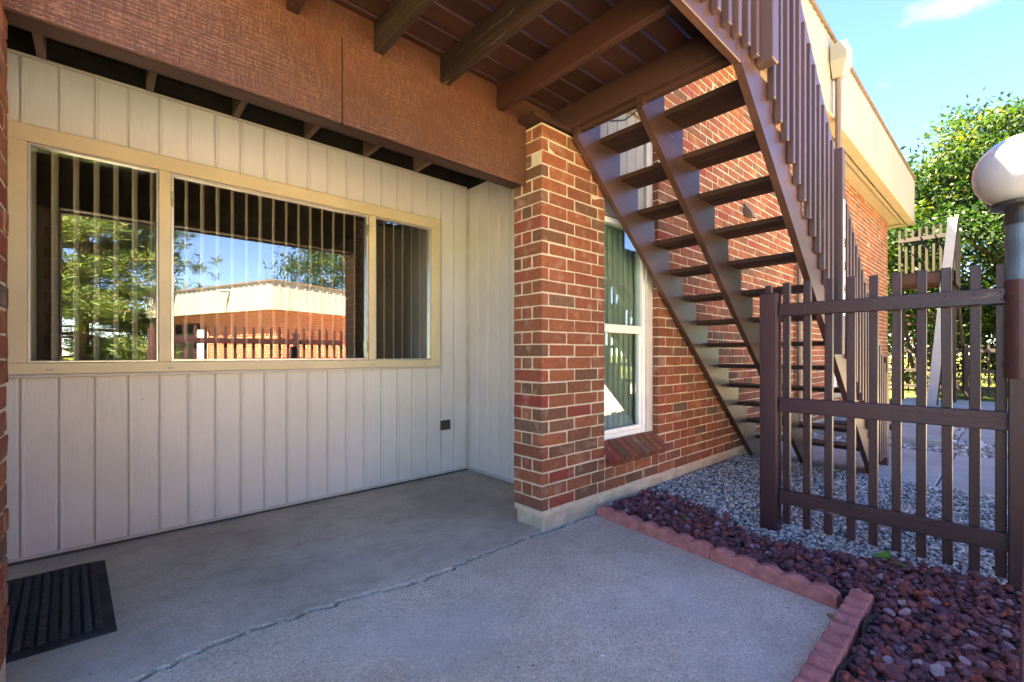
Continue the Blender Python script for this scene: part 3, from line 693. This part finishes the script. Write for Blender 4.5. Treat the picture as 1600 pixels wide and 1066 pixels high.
while y < 2.42:
    m = MB(); m.box(.32, 2.62, y, y+.133, 2.992, 3.030, ch=.004); obj('deck_board', m, M['deck_x'], ST); y += .147
m = MB(); m.box(.33, 2.50, .968, 1.010, 2.735, 2.988, ch=.004); obj('rim_joist', m, M['stair_x'], ST)
# stringers cut like saw teeth under the treads
TX, TZ, RUN, RISE = 2.764, 2.775, .2515, .2143
def stringer(y0, y1, top=True):
    poly = [(2.50, 2.735), (5.735, .0), (6.03, .0)]
    k = 12
    pts = []
    for k in range(12, -1, -1):
        zb = TZ - RISE*k; pts += [(TX+RUN*(k+1) - (0.0), zb - .001), (TX+RUN*k, zb - .001)]
        if k > 0: pts += [(TX+RUN*k, TZ-RISE*(k-1) - .001)][0:0]
    poly += pts + [(TX, 2.985), (2.50, 2.985)] if top else pts
    m = MB(); m.prism(poly, 'y', y0, y1); bm_fix(m); return obj('stringer', m, M['stair_x'], ST)
def bm_fix(m):   # triangulate the concave side faces cleanly
    bm = bmesh.new(); vs = [bm.verts.new(v) for v in m.v]
    for f in m.f:
        try: bm.faces.new([vs[i] for i in f])
        except ValueError: pass
    bmesh.ops.recalc_face_normals(bm, faces=bm.faces); bmesh.ops.triangulate(bm, faces=[f for f in bm.faces if len(f.verts) > 4])
    bm.verts.index_update(); m.v = [tuple(v.co) for v in bm.verts]; m.f = [tuple(v.index for v in f.verts) for f in bm.faces]; bm.free()
stringer(.968, 1.010); stringer(1.56, 1.602); stringer(2.078, 2.118)
for k in range(13):
    x = TX + RUN*k; z = TZ - RISE*k
    for (a, b) in ((1.012, 1.558), (1.604, 2.076)):
        for (u, w) in ((0, .126), (.130, .262)):
            m = MB(); m.box(x+u, x+w, a-.02, b+.02, z, z+.038, ch=.004); obj('tread', m, M['tread_y'], ST)
SL = .848
zb_line = lambda x: 2.735 - SL*(x-2.50)          # lower edge of the stringer
zr_line = lambda x: 3.56 - SL*(x-3.44)           # upper edge of the hand rail
m = MB(); a, b = (2.72, zr_line(2.72)-.09, ), (6.33, zr_line(6.33)-.09)
m.board((2.72, .985, a[1]), (6.34, .985, zr_line(6.34)-.09), .19, .036); obj('handrail', m, M['stair_x'], ST)
m = MB(); m.board((2.72,.987,zr_line(2.72)-.72), (6.30,.987,zr_line(6.30)-.72), .09, .036)
x = 2.875; 
while x < 6.25:
    if not (4.20 < x < 4.34):
        zt = zr_line(x) - .17 + random.uniform(-.006,.006); zb = max(.10, zb_line(x)+.265) + random.uniform(-.012,.012)
        m = MB(); m.box(x-.019, x+.019, .928, .966, zb, zt, ch=.003); obj('baluster', m, M['balu'], ST)
    x += .1125
for x in [2.62-.1185*k for k in range(0, 40)]:
    if x < .35: break
    m = MB(); m.box(x-.019, x+.019, .928, .966, 2.81 + random.uniform(-.006,.006), 3.93, ch=.003); obj('baluster', m, M['balu'], ST)
m = MB(); m.box(.33, 2.66, .968, 1.004, 3.86, 4.0, ch=.004); obj('handrail', m, M['stair_x'], ST)
m = MB(); m.box(.330, .366, 1.006, 2.28, 3.86, 4.0, ch=.004); obj('handrail', m, M['stair_y'], ST)
for k in range(9):
    m = MB(); m.box(.29, .328, 1.06+.14*k, 1.098+.14*k, 2.81, 3.93, ch=.003); obj('baluster', m, M['balu'], ST)
m = MB(); m.box(2.68, 2.77, .876, .966, 2.80, 4.05, ch=.005); obj('newel_post', m, M['balu'], ST)
m = MB(); m.box(4.235, 4.305, .896, .966, 1.20, 2.80, ch=.004); nw = obj('newel_post', m, M['balu'], ST)
m = MB(); m.box(6.30, 6.39, .93, 1.02, -.03, 1.17, ch=.005); obj('newel_post', m, M['stair_z'], ST)
pl = MB(); pl.box(4.240, 4.300, .892, .8955, 1.50, 2.40, ch=.001); plate = obj('number_plate', pl, M['sign'], nw)
def text(txt, size, loc, rot, mat, parent, name='lettering'):
    c = bpy.data.curves.new(name, 'FONT'); c.body = txt; c.size = size; c.align_x = 'CENTER'; c.align_y = 'CENTER'; c.extrude = .0006
    o = bpy.data.objects.new(name, c); COL.objects.link(o)
    dg = bpy.context.evaluated_depsgraph_get(); me = bpy.data.meshes.new_from_object(o.evaluated_get(dg)); bpy.data.objects.remove(o)
    me.name = name; me.materials.append(mat); o = bpy.data.objects.new(name, me); link(o, name, parent, loc); o.rotation_euler = rot; return o
DIG = [('8', 2.06), ('0', 1.88), ('4', 1.70)]
for ch_, z in DIG: text(ch_, .105, (4.27, .891, z), (R(90),0,0), M['ink'], nw, 'digit')
for (x, z) in ((5.92,.40),):
    m = MB(); m.tube([(x,.95,z),(x,.93,z)], .012, 8); obj('bolt', m, M['steel'], ST)

# ------------------------------------------------------------------ picket fences
FE = empty('picket_fence', (3.39,.6,0), 'purple brown picket fence panel standing on the rocks beside the stairs', 'fence')
m = MB(); m.box(3.335, 3.435, 1.068, 1.176, -.08, 1.615, ch=.008); obj('post', m, M['fence_z'], FE)
m = MB(); m.box(3.345, 3.445, -.075, .028, -.08, 1.10, ch=.006); obj('post', m, M['fence_z'], FE)
for z0, z1 in ((1.455,1.538),(.815,.912),(.205,.298)):
    m = MB(); m.box(3.372, 3.410, .029, 1.067, z0, z1, ch=.004); obj('rail', m, M['fence_y'], FE)
for y, zt in ((1.158,1.678),(1.036,1.681),(.916,1.684),(.797,1.681),(.681,1.679),(.572,1.672),(.466,1.677),(.358,1.673),(.254,1.673),(.147,1.671),(.052,1.663)):
    m = MB(); x0 = 3.4115 if y < 1.1 else 3.437; w_ = random.uniform(-.004,.004); m.gbox((x0+.018, y, (.06+zt)/2), (.018, .021, (zt-.06)/2), ((1,0,0),(0,1,w_),(0,-w_,1)), ch=.003); obj('picket', m, M['fence_z'], FE)
for z in (1.497, .864, .252):
    m = MB()
    for y in (1.036,.916,.797,.681,.572,.466,.358,.254,.147,.052):
        for q in (-.018, .016): m.tube([(3.3722, y+random.uniform(-.006,.006), z+q), (3.3700, y, z+q)], .0042, 6)
    obj('nail_heads', m, M['outlet'], FE, kind='stuff')
def fence_run(name, p0, p1, h, sp, label, mat='fence', rails=(.2,.82,1.42), off=1):
    e = empty(name, ((p0[0]+p1[0])/2, (p0[1]+p1[1])/2, 0), label, 'fence', None)
    d = Vector((p1[0]-p0[0], p1[1]-p0[1], 0)); L = d.length; d.normalize(); nn = Vector((-d.y, d.x, 0))
    ax = 'x' if abs(d.x) > abs(d.y) else 'y'
    for z in rails:
        m = MB(); a = Vector((*p0, z)); m.board(a, a+d*L, .09, .036); obj('rail', m, M[mat+'_'+ax], e)
    n = int(L/sp)
    for k in range(n+1):
        c = Vector((*p0, 0)) + d*(L*k/n) + nn*.037*off
        m = MB(); m.gbox(c+Vector((0,0,h/2+.03)), (.021,.018,h/2-.03), (d, nn, (0,0,1)), ch=.003); obj('picket', m, M[mat+'_z'], e)
    k = 0.0
    while k <= L+.01:
        c = Vector((*p0, 0)) + d*k - nn*.07*off; m = MB(); m.gbox(c+Vector((0,0,h/2-.1)), (.045,.045,h/2+.02), (d, nn, (0,0,1)), ch=.006); obj('post', m, M[mat+'_z'], e); k += 2.0
    return e
fence_run('picket_fence', (.55,-.95), (3.39,-.95), 1.66, .135, 'dark picket fence reflected in the wide patio window', off=-1)
fence_run('picket_fence', (17.3,2.9), (17.5,-4.5), 1.5, .16, 'dark picket fence far off in front of the sunny lawn', 'grey', (.3,.75,1.3))
# gate post at the right edge with peeling paint
GP = MB(); GP.gbox((2.27, -.062, .62), (.045,.045,.70), ((1,0,0),(0,1,.022),(0,-.022,1)), ch=.006)
obj('gate_post', GP, wood('peeling_purple_paint', (.10,.045,.055,1), 'z', .5, ((.50,.42,.36,1), .62), .25, .4, .5), label='leaning gate post with peeling purple brown paint at the right edge', category='post')

# ------------------------------------------------------------------ globe lamp on the fence post
LX, LY = 3.39, -.022
LP = empty('globe_lamp', (LX, LY, 1.08), 'white globe lamp on a blue metal tube above the fence post', 'lamp')
prof = [(.18*math.sin(t), -.18*math.cos(t)) for t in [math.pi*(.16+.84*k/28) for k in range(29)]]
obj('globe', MB().lathe(prof, (LX,LY,2.107), 48), M['globe'], LP, smooth=True)
obj('globe_holder', MB().lathe([(.0,-.035),(.060,-.035),(.066,-.01),(.115,.0),(.118,.018),(.0,.018)], (LX,LY,1.935), 32), M['darkmetal'], LP)
obj('collar', MB().lathe([(.062,0),(.068,0),(.068,.055),(.062,.055)], (LX,LY,1.845), 32), M['darkmetal'], LP, smooth=False)
obj('pole', MB().lathe([(.0,0),(.061,0),(.061,.335),(.0,.335)], (LX,LY,1.565), 32), M['bluemetal'], LP)
sl = obj('sleeve', MB().lathe([(.0,0),(.0635,0),(.0635,.49),(.0,.49)], (LX,LY,1.08), 32), M['brownmetal'], LP)
for z in (1.13, 1.47):
    obj('strap', MB().lathe([(.0640,0),(.069,0),(.069,.03),(.0640,.03)], (LX,LY,z), 32), M['brownmetal'], sl)
    for t in (R(200), R(150), R(245)):
        m = MB(); c = Vector((LX+.069*math.cos(t), LY+.069*math.sin(t), z+.015)); m.tube([c, c+Vector((math.cos(t),math.sin(t),0))*.012], .009, 6); obj('bolt', m, M['darkmetal'], sl)
m = MB(); m.tube([(3.40,-.082,1.08),(3.40,-.082,-.05)], .012, 8); obj('conduit', m, M['creamtrim'], LP)

# ------------------------------------------------------------------ edging blocks
def edging_block(p0, p1, nb, label, h=.078, th=.062, right=1):
    """scalloped block; p0-p1 is the base line of its patio side"""
    p0 = Vector((*p0,0)); p1 = Vector((*p1,0)); d = (p1-p0); L = d.length; d.normalize(); nn = Vector((d.y,-d.x,0))*right
    prof = []; k = 9
    for i in range(nb):
        for j in range(k + (1 if i == nb-1 else 0)):
            t = (i + j/k)/nb; prof.append((t*L, h-.020 + .020*math.sin(math.pi*(j/k))**.8))
    v = []; n = len(prof); rows = [(0.0,-.05,0),(0.0,None,-.006),(.006,None,0),(th-.006,None,0),(th,None,-.006),(th,-.05,0)]
    for (o, z, dz) in rows:
        for s_, hz in prof: v.append(tuple(p0 + d*s_ + nn*o + Vector((0,0,(hz+dz) if z is None else z))))
    f = [(r*n+i, r*n+i+1, (r+1)*n+i+1, (r+1)*n+i) for r in range(len(rows)-1) for i in range(n-1)]
    f += [tuple(r*n for r in range(len(rows))), tuple(r*n+n-1 for r in range(len(rows)-1,-1,-1))]
    m = MB(); m.add(v, f); bm_fix(m)
    return obj('edging_block', m, M['edging'], label=label, category='edging block', group='scalloped red edging blocks')
A0 = Vector((2.742,2.095)); A1 = Vector((2.572,.565)); dA = (A1-A0)
cuts = [0, 3/12, 7/12, 1.0]; nm = ['scalloped red edging block nearest the brick pier', 'middle scalloped red edging block of the long row', 'scalloped red edging block of the long row, nearest the corner']
for i in range(3):
    a = A0 + dA*(cuts[i]+.002); b = A0 + dA*(cuts[i+1]-.002); edging_block(tuple(a), tuple(b), (3,4,5)[i], nm[i], right=-1)
B0 = Vector((2.715,.535)); B1 = Vector((1.55,.515)); dB = B1-B0
nm = ['red edging block of the short row, at the corner with the long row', 'red edging block of the short row, second from the corner', 'red edging block of the short row, at the lower picture edge']
for i in range(3):
    a = B0 + dB*(i/3+.003); b = B0 + dB*((i+1)/3-.003); edging_block(tuple(a), tuple(b), 4, nm[i], right=-1, th=.085)
# black plastic strip behind the blocks
pp = []
for k in range(26): t = k/25; p = A0 + dA*t; pp.append((p.x+.078+.004*math.sin(t*20), p.y))
pp[-3:] = [(2.672,.66),(2.70,.58),(2.735,.50)]
pp += [(2.752,.462)] + [(2.74-1.2*k/20, .425-.012*math.sin(k*.9)-.004*k/20) for k in range(21)]
m = MB(); v = []; n = len(pp)
for i,(x,y) in enumerate(pp):
    hz = .054 + .010*math.sin(i*.8) + (.004 if i > 29 else -.018 if i > 21 else -.012)
    a = Vector(pp[max(i-1,0)]); b = Vector(pp[min(i+1,n-1)]); t = (b-a).normalized(); nn = Vector((-t.y,t.x))*.004
    v += [(x,y,-.04),(x,y,hz),(x+nn.x,y+nn.y,hz+.002),(x+nn.x,y+nn.y,-.04)]
m.add(v, [(i*4+j, i*4+4+j, i*4+4+(j+1)%4, i*4+(j+1)%4) for i in range(n-1) for j in range(4)])
obj('edging_strip', m, M['plastic'], label='black plastic landscape strip behind the red edging blocks', category='edging strip')

# ------------------------------------------------------------------ small things on the ground
# rubber door mat with raised ribs
def doormat():
    e = empty('door_mat', (-.3,3.07,0), 'ribbed black rubber door mat on the concrete by the left pier', 'mat')
    u = Vector((.9985,-.05,0)).normalized(); w = Vector((-.038,.999,0)).normalized(); o = Vector((.05,2.612,0))
    m = MB(); q = lambda a, b, z: tuple(o - u*a + w*b + Vector((0,0,z)))
    L, D = .78, .925; nx, ny = 26, 30; v = []; 
    for i in range(nx+1):
        for j in range(ny+1):
            a, b = L*i/nx, D*j/ny; v.append(q(a, b + (.006*math.sin(a*18) if j == ny else 0), .010 + .004*math.sin(a*9)*(j/ny)**6))
    f = [(i*(ny+1)+j, i*(ny+1)+j+1, (i+1)*(ny+1)+j+1, (i+1)*(ny+1)+j) for i in range(nx) for j in range(ny)]
    v2 = [q(0,0,.0005), q(0,D,.0005), q(L,D,.0005), q(L,0,.0005)]; k = len(v); c = [0, ny, nx*(ny+1)+ny, nx*(ny+1)]
    edges = [[j for j in range(ny+1)], [i*(ny+1)+ny for i in range(nx+1)], [nx*(ny+1)+ny-j for j in range(ny+1)], [(nx-i)*(ny+1) for i in range(nx+1)]]
    for s_, ed in enumerate(edges): f.append(tuple([k+s_]+ed+[k+(s_+1)%4])[::-1])
    m.add(v+v2, f); obj('base', m, M['mat'], e)
    for r_ in range(19):
        a = .055 + .0355*r_; m = MB(); nb = 44
        for t in range(nb):
            b = .05 + (D-.10)*t/nb; p = Vector(q(a, b+.009, .0155)); sg = 1 if (r_ % 2) else -1
            m.gbox(p, (.0125,.0042,.0060), ((u*.85+w*.52*sg), (w*.85-u*.52*sg), (0,0,1)))
        obj('rib', m, M['matrib'], e)
doormat()
def leaf_quads(P, D, Up, Ln, Wd, rnd):
    """diamond leaves: base P, direction D, width dir Up"""
    n = len(P); S = np.cross(D, Up); S /= np.linalg.norm(S,axis=1)[:,None]+1e-9
    a = P; b = P + D*(Ln*.5)[:,None] + S*(Wd*.5)[:,None] ; c = P + D*Ln[:,None]; d = P + D*(Ln*.5)[:,None] - S*(Wd*.5)[:,None]
    V = np.stack([a,b,c,d],1).reshape(-1,3); F = (np.arange(n)*4)[:,None] + np.array([[0,1,2,3]]); return V, F, rnd
def unit(n): v = rng.normal(size=(n,3)); return v/np.linalg.norm(v,axis=1)[:,None]
def weed(x, y, z, s, n, label):
    e = empty('weed', (x,y,z), label, 'plant', 'small green weeds among the lava rocks')
    for k in range(n):
        t = 2*math.pi*k/n + random.uniform(-.4,.4); L = s*random.uniform(.7,1.2); el = random.uniform(.2,.7); m = MB(); v = []
        for i in range(6):
            u = i/5; r_ = L*u; wd = s*.36*math.sin(math.pi*min(1,u*.88+.12))*(1+.25*math.sin(u*17+k)); zz = L*math.sin(el)*u*(1.3-u*.7)
            for sg in (-1, 0, 1): v.append((x+math.cos(t)*r_*math.cos(el)-math.sin(t)*wd*sg, y+math.sin(t)*r_*math.cos(el)+math.cos(t)*wd*sg, z+zz+.12*wd*abs(sg)+.004*math.sin(u*13+sg*2)))
        for i in range(5):
            for j in range(2): m.add([], [])
        m.add(v, [(i*3+j, i*3+j+1, i*3+3+j+1, i*3+3+j) for i in range(5) for j in range(2)], random.random()); obj('leaf', m, M['weed'], e, smooth=True)
weed(3.30,.50,.045,.062,7,'largest green weed among the lava rocks in front of the fence')
weed(3.24,.43,.045,.042,5,'small green weed just right of the largest weed')
weed(3.10,1.60,.03,.028,5,'tiny green weed among the lava rocks nearer the brick wall')
weed(3.05,1.40,.03,.030,5,'tiny green weed among the lava rocks nearer the fence post')
def dry(x, y, z, s, label):
    m = MB(); t = random.uniform(0,6); pts = [(0,0),(.35,.32),(.8,.25),(1,0),(.8,-.3),(.35,-.28)]
    m.add([(x+s*(a*math.cos(t)-b*math.sin(t)), y+s*(a*math.sin(t)+b*math.cos(t)), z+.35*s*abs(b)+.002) for a,b in pts], [(0,1,2,3),(0,3,4,5)], .4)
    obj('dry_leaf', m, M['dryleaf'], label=label, category='leaf', group='dry leaves on the ground')
dry(2.50,.585,.0,.045,'yellow dry leaf on the concrete at the corner of the red edging')
dry(3.35,.68,.05,.03,'dry leaf on the lava rocks below the fence'); dry(1.95,1.02,0,.016,'small dry leaf lying on the open concrete near the edging')
# corrugated drain pipe lying on the far step
m = MB(); pth = []; rd = []
for k in range(60): pth.append((8.35+.002*k, 1.9-.012*k, .155)); rd.append(.045 if k % 2 else .036)
m.tube(pth, rd, 10); obj('drain_pipe', m, M['plastic'], label='black corrugated drain pipe on the far concrete step', category='pipe')

# ------------------------------------------------------------------ far staircase and landing
FS = empty('far_staircase', (15.6,1.4,0), 'weathered grey wooden stair landing beyond the far end of the building', 'staircase')
m = MB(); m.box(14.75, 15.95, .98, 2.12, 3.15, 3.20); fl = obj('landing', m, M['grey_y'], FS)
for x in (14.77, 15.3, 15.9):
    m = MB(); m.box(x-.02, x+.02, .98, 2.12, 2.92, 3.145); obj('joist', m, M['tread_y'], FS)
for k in range(13):
    x = 15.98 + .25*k; z = 2.95 - .227*k; m = MB(); m.box(x, x+.24, 1.02, 2.10, z, z+.04); obj('tread', m, M['tread_y'], FS)
for y in (.98, 2.10):
    m = MB(); m.board((15.95,y,2.83),(19.15,y,-.06), .28, .04); obj('stringer', m, M['grey_x'], FS)
for k in range(9):
    y = 1.02 + .135*k; m = MB(); m.box(15.90, 15.94, y-.026, y+.026, 3.1, 4.52); obj('picket', m, M['grey_z'], FS)
m = MB(); m.box(15.86, 15.899, .98, 2.12, 4.18, 4.28); obj('rail', m, M['grey_y'], FS)
for k in range(8):
    x = 14.78 + .145*k; m = MB(); m.box(x, x+.135, .93, .955, 2.86, 4.42-.10*k*k/14, ch=.003); obj('side_board', m, M['grey_z'], FS)
m = MB(); m.board((14.72,1.36,.0),(14.72,.99,4.38), .17, .06, up=(0,1,0)); obj('support_board', m, M['silver'], FS)
m = MB(); m.board((14.76,1.30,.0),(14.76,.93,4.36), .10, .06, up=(0,1,0)); obj('support_edge', m, M['grey_z'], FS)
for y in (1.05, 2.05):
    m = MB(); m.box(15.84, 15.93, y-.045, y+.045, -.05, 3.14); obj('post', m, M['grey_z'], FS)

# ------------------------------------------------------------------ the building opposite (seen in the window glass)
OB = empty('neighbour_building', (4,-9,0), 'low sunlit brick building with white metal fascia reflected in the window', 'building')
C = Vector((3.9,-7.7,0)); dr = Vector((math.cos(R(-20)), math.sin(R(-20)), 0)); dl = Vector((math.cos(R(-110)), math.sin(R(-110)), 0)); LR_, LL_ = 8.0, 7.6
Q = lambda a, b, z: C + dr*a + dl*b + Vector((0,0,z))
def qbox(m, a0, a1, b0, b1, z0, z1): m.gbox(Q((a0+a1)/2,(b0+b1)/2,(z0+z1)/2), ((a1-a0)/2,(b1-b0)/2,(z1-z0)/2), (dr,dl,(0,0,1))); return m
obj('wall', qbox(MB(), .35, LR_, .35, LL_, -.05, 2.7), M['brickpat'], OB)
def qrib(along):
    m = MB(); v = []; prof = []; L = LR_+.3 if along == 'r' else LL_; x = 0
    while x < L: prof += [(x,0),(min(x+.19,L),0),(min(x+.21,L),.02),(min(x+.27,L),.02)]; x += .3
    for z in (2.6, 3.46):
        for p, d in prof: v.append(tuple(Q(p, -d, z) if along == 'r' else Q(-d, p, z)))
    n = len(prof); m.add(v, [(i,i+1,n+i+1,n+i) for i in range(n-1)]); return m
M['whitecl'] = plain('white_metal_cladding', (.29,.288,.29,1), .5, .35, var=.1, scale=2)
obj('roof_fascia', qrib('r'), M['whitecl'], OB); obj('roof_fascia', qrib('l'), M['whitecl'], OB)
obj('roof', qbox(MB(), .02, LR_+.3, .02, LL_, 2.62, 3.44), M['whitecl'], OB)
obj('roof_edge_cap', qbox(MB(), -.05, LR_+.35, -.05, LL_+.05, 3.462, 3.51), M['capdark'], OB)
obj('doorway', qbox(MB(), .30, .349, 4.6, 6.3, 0, 2.3), M['black'], OB); obj('door', qbox(MB(), .25, .295, 4.0, 4.7, 0, 2.1), M['white'], OB)  # flat black panel paints the shade inside the open recess
FLD = empty('floodlight', tuple(Q(-.1,5.6,3.5)), 'grey floodlight on the roof edge reflected in the window', 'lamp')
m = MB(); m.tube([Q(-.09,5.6,2.95), Q(-.09,5.6,3.75)], .03, 8); obj('pole', m, M['alu'], FLD)
m = MB(); m.gbox(Q(-.22,5.6,3.85), (.16,.22,.10), (Vector((-dr.x,-dr.y,-.5)).normalized(), dl, Vector((-dr.x*.45,-dr.y*.45,.9)).normalized()), ch=.02); obj('lamp_head', m, M['alu'], FLD)
m = MB(); m.tube([Q(-.02,2.2,3.3), Q(-.35,2.2,3.25)], .045, 8); obj('scupper', m, M['whitecl'], OB)

# ------------------------------------------------------------------ trees
def tree(name, base, height, rad, nclump, per, mat, label, ln=.13, wd=.06, crown0=.3, spread=.42, lean=(0,0), seed=1, trunk_r=.16, squash=1.0, group=None):
    global rng
    rs = np.random.default_rng(seed); random.seed(seed)
    e = empty(name, base, label, 'tree', group); B = np.array(base, float)
    m = MB(); top = B + np.array([lean[0], lean[1], height*.8])
    path_ = [B + (top-B)*t + np.array([.12*math.sin(t*5+seed), .12*math.cos(t*4), 0])*t for t in np.linspace(0,1,9)]; path_[0][2] -= .3
    m.tube([tuple(p) for p in path_], list(np.linspace(trunk_r, trunk_r*.18, 9)), 9)
    obj('trunk', m, M['bark'], e, smooth=True)
    tips = []; lm = MB()
    for k in range(16):
        t = crown0*.8 + (1-crown0*.8)*rs.random(); p0 = B + (top-B)*t; az = rs.uniform(0,6.28); L = rad*rs.uniform(.55,1.0)*(1.1-.5*t)
        p2 = p0 + np.array([math.cos(az)*L, math.sin(az)*L, L*rs.uniform(.15,.7)]); p1 = (p0+p2)/2 + np.array([0,0,.12*L])
        lm.tube([tuple(p0), tuple(p1), tuple(p2)], [trunk_r*.42, trunk_r*.25, trunk_r*.07], 6); tips.append(p2); tips.append(p1)
    obj('limbs', lm, M['bark'], e, smooth=True)
    # leaf clumps through the crown
    cz0 = B[2] + height*crown0; cz1 = B[2] + height; cc = np.array([B[0]+lean[0], B[1]+lean[1], (cz0+cz1)/2]); hh = (cz1-cz0)/2
    u = rs.normal(size=(nclump,3)); u /= np.linalg.norm(u,axis=1)[:,None]; rr = rs.uniform(.35,1.0,nclump)**.6
    lob = 1 + .22*np.sin(u[:,0]*5+seed)*np.cos(u[:,1]*6) + .15*np.sin(u[:,2]*7+u[:,0]*4)
    cl = cc + u*np.array([rad,rad,hh*squash])*(rr*lob)[:,None]
    cl = np.concatenate([cl, np.array(tips)]); nc = len(cl)
    cs = rs.uniform(.6,1.25,nc)*spread
    off = rs.normal(size=(nc,per,3))*np.array([1,1,.55])*cs[:,None,None]*.55
    P = (cl[:,None]+off).reshape(-1,3); n = len(P)
    D = (P-np.repeat(cl,per,0)); D /= np.linalg.norm(D,axis=1)[:,None]+1e-9; D = D*.6 + rs.normal(size=(n,3))*.5; D[:,2] -= .35; D /= np.linalg.norm(D,axis=1)[:,None]
    Up = rs.normal(size=(n,3))*.6 + np.array([0,0,1.0]); Up /= np.linalg.norm(Up,axis=1)[:,None]
    rnd = np.clip(np.repeat(rs.random(nc),per)*.6 + rs.random(n)*.4, 0, 1)
    V,F,r_ = leaf_quads(P, D, Up, ln*rs.uniform(.6,1.3,n), wd*rs.uniform(.7,1.3,n), rnd)
    bulk('crown', V, F, mat, e, r_, origin=tuple(base)); return e
tree('deciduous_tree', (20.6,.2,0), 8.7, 4.1, 520, 150, M['leaf'], 'tall green deciduous tree behind the far staircase', .17, .085, .08, .62, (.3,.2), 3, .22, 1.0)
tree('deciduous_tree', (25.5,-6.5,0), 9.5, 4.6, 480, 70, M['leaf'], 'green deciduous tree further right behind the globe lamp', .19, .10, .18, .75, (0,0), 5, .2)
tree('deciduous_tree', (30,5.5,0), 8.5, 4.8, 420, 60, M['leaf'], 'green deciduous tree farthest behind the building end', .2, .11, .16, .8, (0,0), 8, .2)
tree('deciduous_tree', (10.2,-19.5,0), 8.6, 3.4, 320, 45, M['leaf'], 'yellow green tree behind the low brick building in the reflection', .18, .09, .3, .6, (0,0), 11, .16)
def pine(base, h, rad, label, seed):
    rs = np.random.default_rng(seed); e = empty('pine_tree', base, label, 'tree'); B = np.array(base,float)
    m = MB(); m.tube([tuple(B+np.array([0,0,-.3])), tuple(B+np.array([.1,0,h*.5])), tuple(B+np.array([0,.1,h]))], [.24,.16,.03], 9); obj('trunk', m, M['bark'], e, smooth=True)
    br = MB(); cen = []; 
    for k in range(210):
        t = rs.uniform(.02,.98); az = rs.uniform(0,6.28); L = rad*(1.05-t)**.7*rs.uniform(.6,1.05); p0 = B+np.array([0,0,h*t]); p2 = p0+np.array([math.cos(az)*L, math.sin(az)*L, -.08*L+.25*L*t])
        br.tube([tuple(p0), tuple(p2)], [.05,.012], 5)
        for q in range(int(8+L*5)):
            s_ = rs.uniform(.3,1.0); cen.append(p0+(p2-p0)*s_ + rs.normal(size=3)*np.array([.3,.3,.16])*(.4+s_))
    obj('limbs', br, M['bark'], e, smooth=True); cen = np.array(cen); per = 20; n = len(cen)*per
    D = rs.normal(size=(n,3)); D[:,2] = np.abs(D[:,2])*.6+.1; D /= np.linalg.norm(D,axis=1)[:,None]; P = np.repeat(cen,per,0)+rs.normal(size=(n,3))*.10
    rnd = np.clip(np.repeat(rs.random(len(cen)),per)*.7+rs.random(n)*.3,0,1)
    V,F,r_ = leaf_quads(P, D, unit(n), rs.uniform(.22,.40,n), np.full(n,.045), rnd); bulk('crown', V, F, M['pine'], e, r_, origin=tuple(base))
pine((-.6,-17.0,0), 14, 5.4, 'large green pine tree reflected in the left window pane', 21)
def shrub(x, y, r_, h, mat, label, n=2600, seed=1):
    rs = np.random.default_rng(seed); e = empty('shrub', (x,y,0), label, 'shrub', 'shrubs beyond the far fence')
    m = MB()
    for k in range(7):
        a = rs.uniform(0,6.28); m.tube([(x,y,-.1),(x+math.cos(a)*r_*.5,y+math.sin(a)*r_*.5,h*.7)], [.03,.008], 5)
    obj('stem', m, M['bark'], e)
    u = rs.normal(size=(n,3)); u /= np.linalg.norm(u,axis=1)[:,None]; u[:,2] = np.abs(u[:,2]); P = np.array([x,y,.05])+u*np.array([r_,r_,h])*(rs.uniform(.4,1,n)**.5*(1+.15*np.sin(u[:,0]*9)))[:,None]
    D = u*.6+rs.normal(size=(n,3))*.6; D /= np.linalg.norm(D,axis=1)[:,None]
    V,F,q = leaf_quads(P, D, unit(n), rs.uniform(.10,.2,n), rs.uniform(.03,.07,n), rs.random(n)); bulk('foliage', V, F, mat, e, q, origin=(x,y,0))
shrub(24,-1.5,2.0,1.9,M['tan_shrub'],'dry tan shrub on the lawn behind the far fence, nearest the lamp',3000,1)
shrub(24.6,1.6,2.0,2.0,M['tan_shrub'],'dry tan shrub behind the far stair treads',3000,2)
shrub(29,-1,2.6,2.4,M['leaf'],'green shrub behind the dry tan shrubs',4000,3)
shrub(27,-6,2.4,2.4,M['leaf'],'green shrub right of the dry tan shrubs',4000,4)
shrub(28,5,2.4,2.6,M['leaf'],'green shrub left of the dry tan shrubs',4000,5)
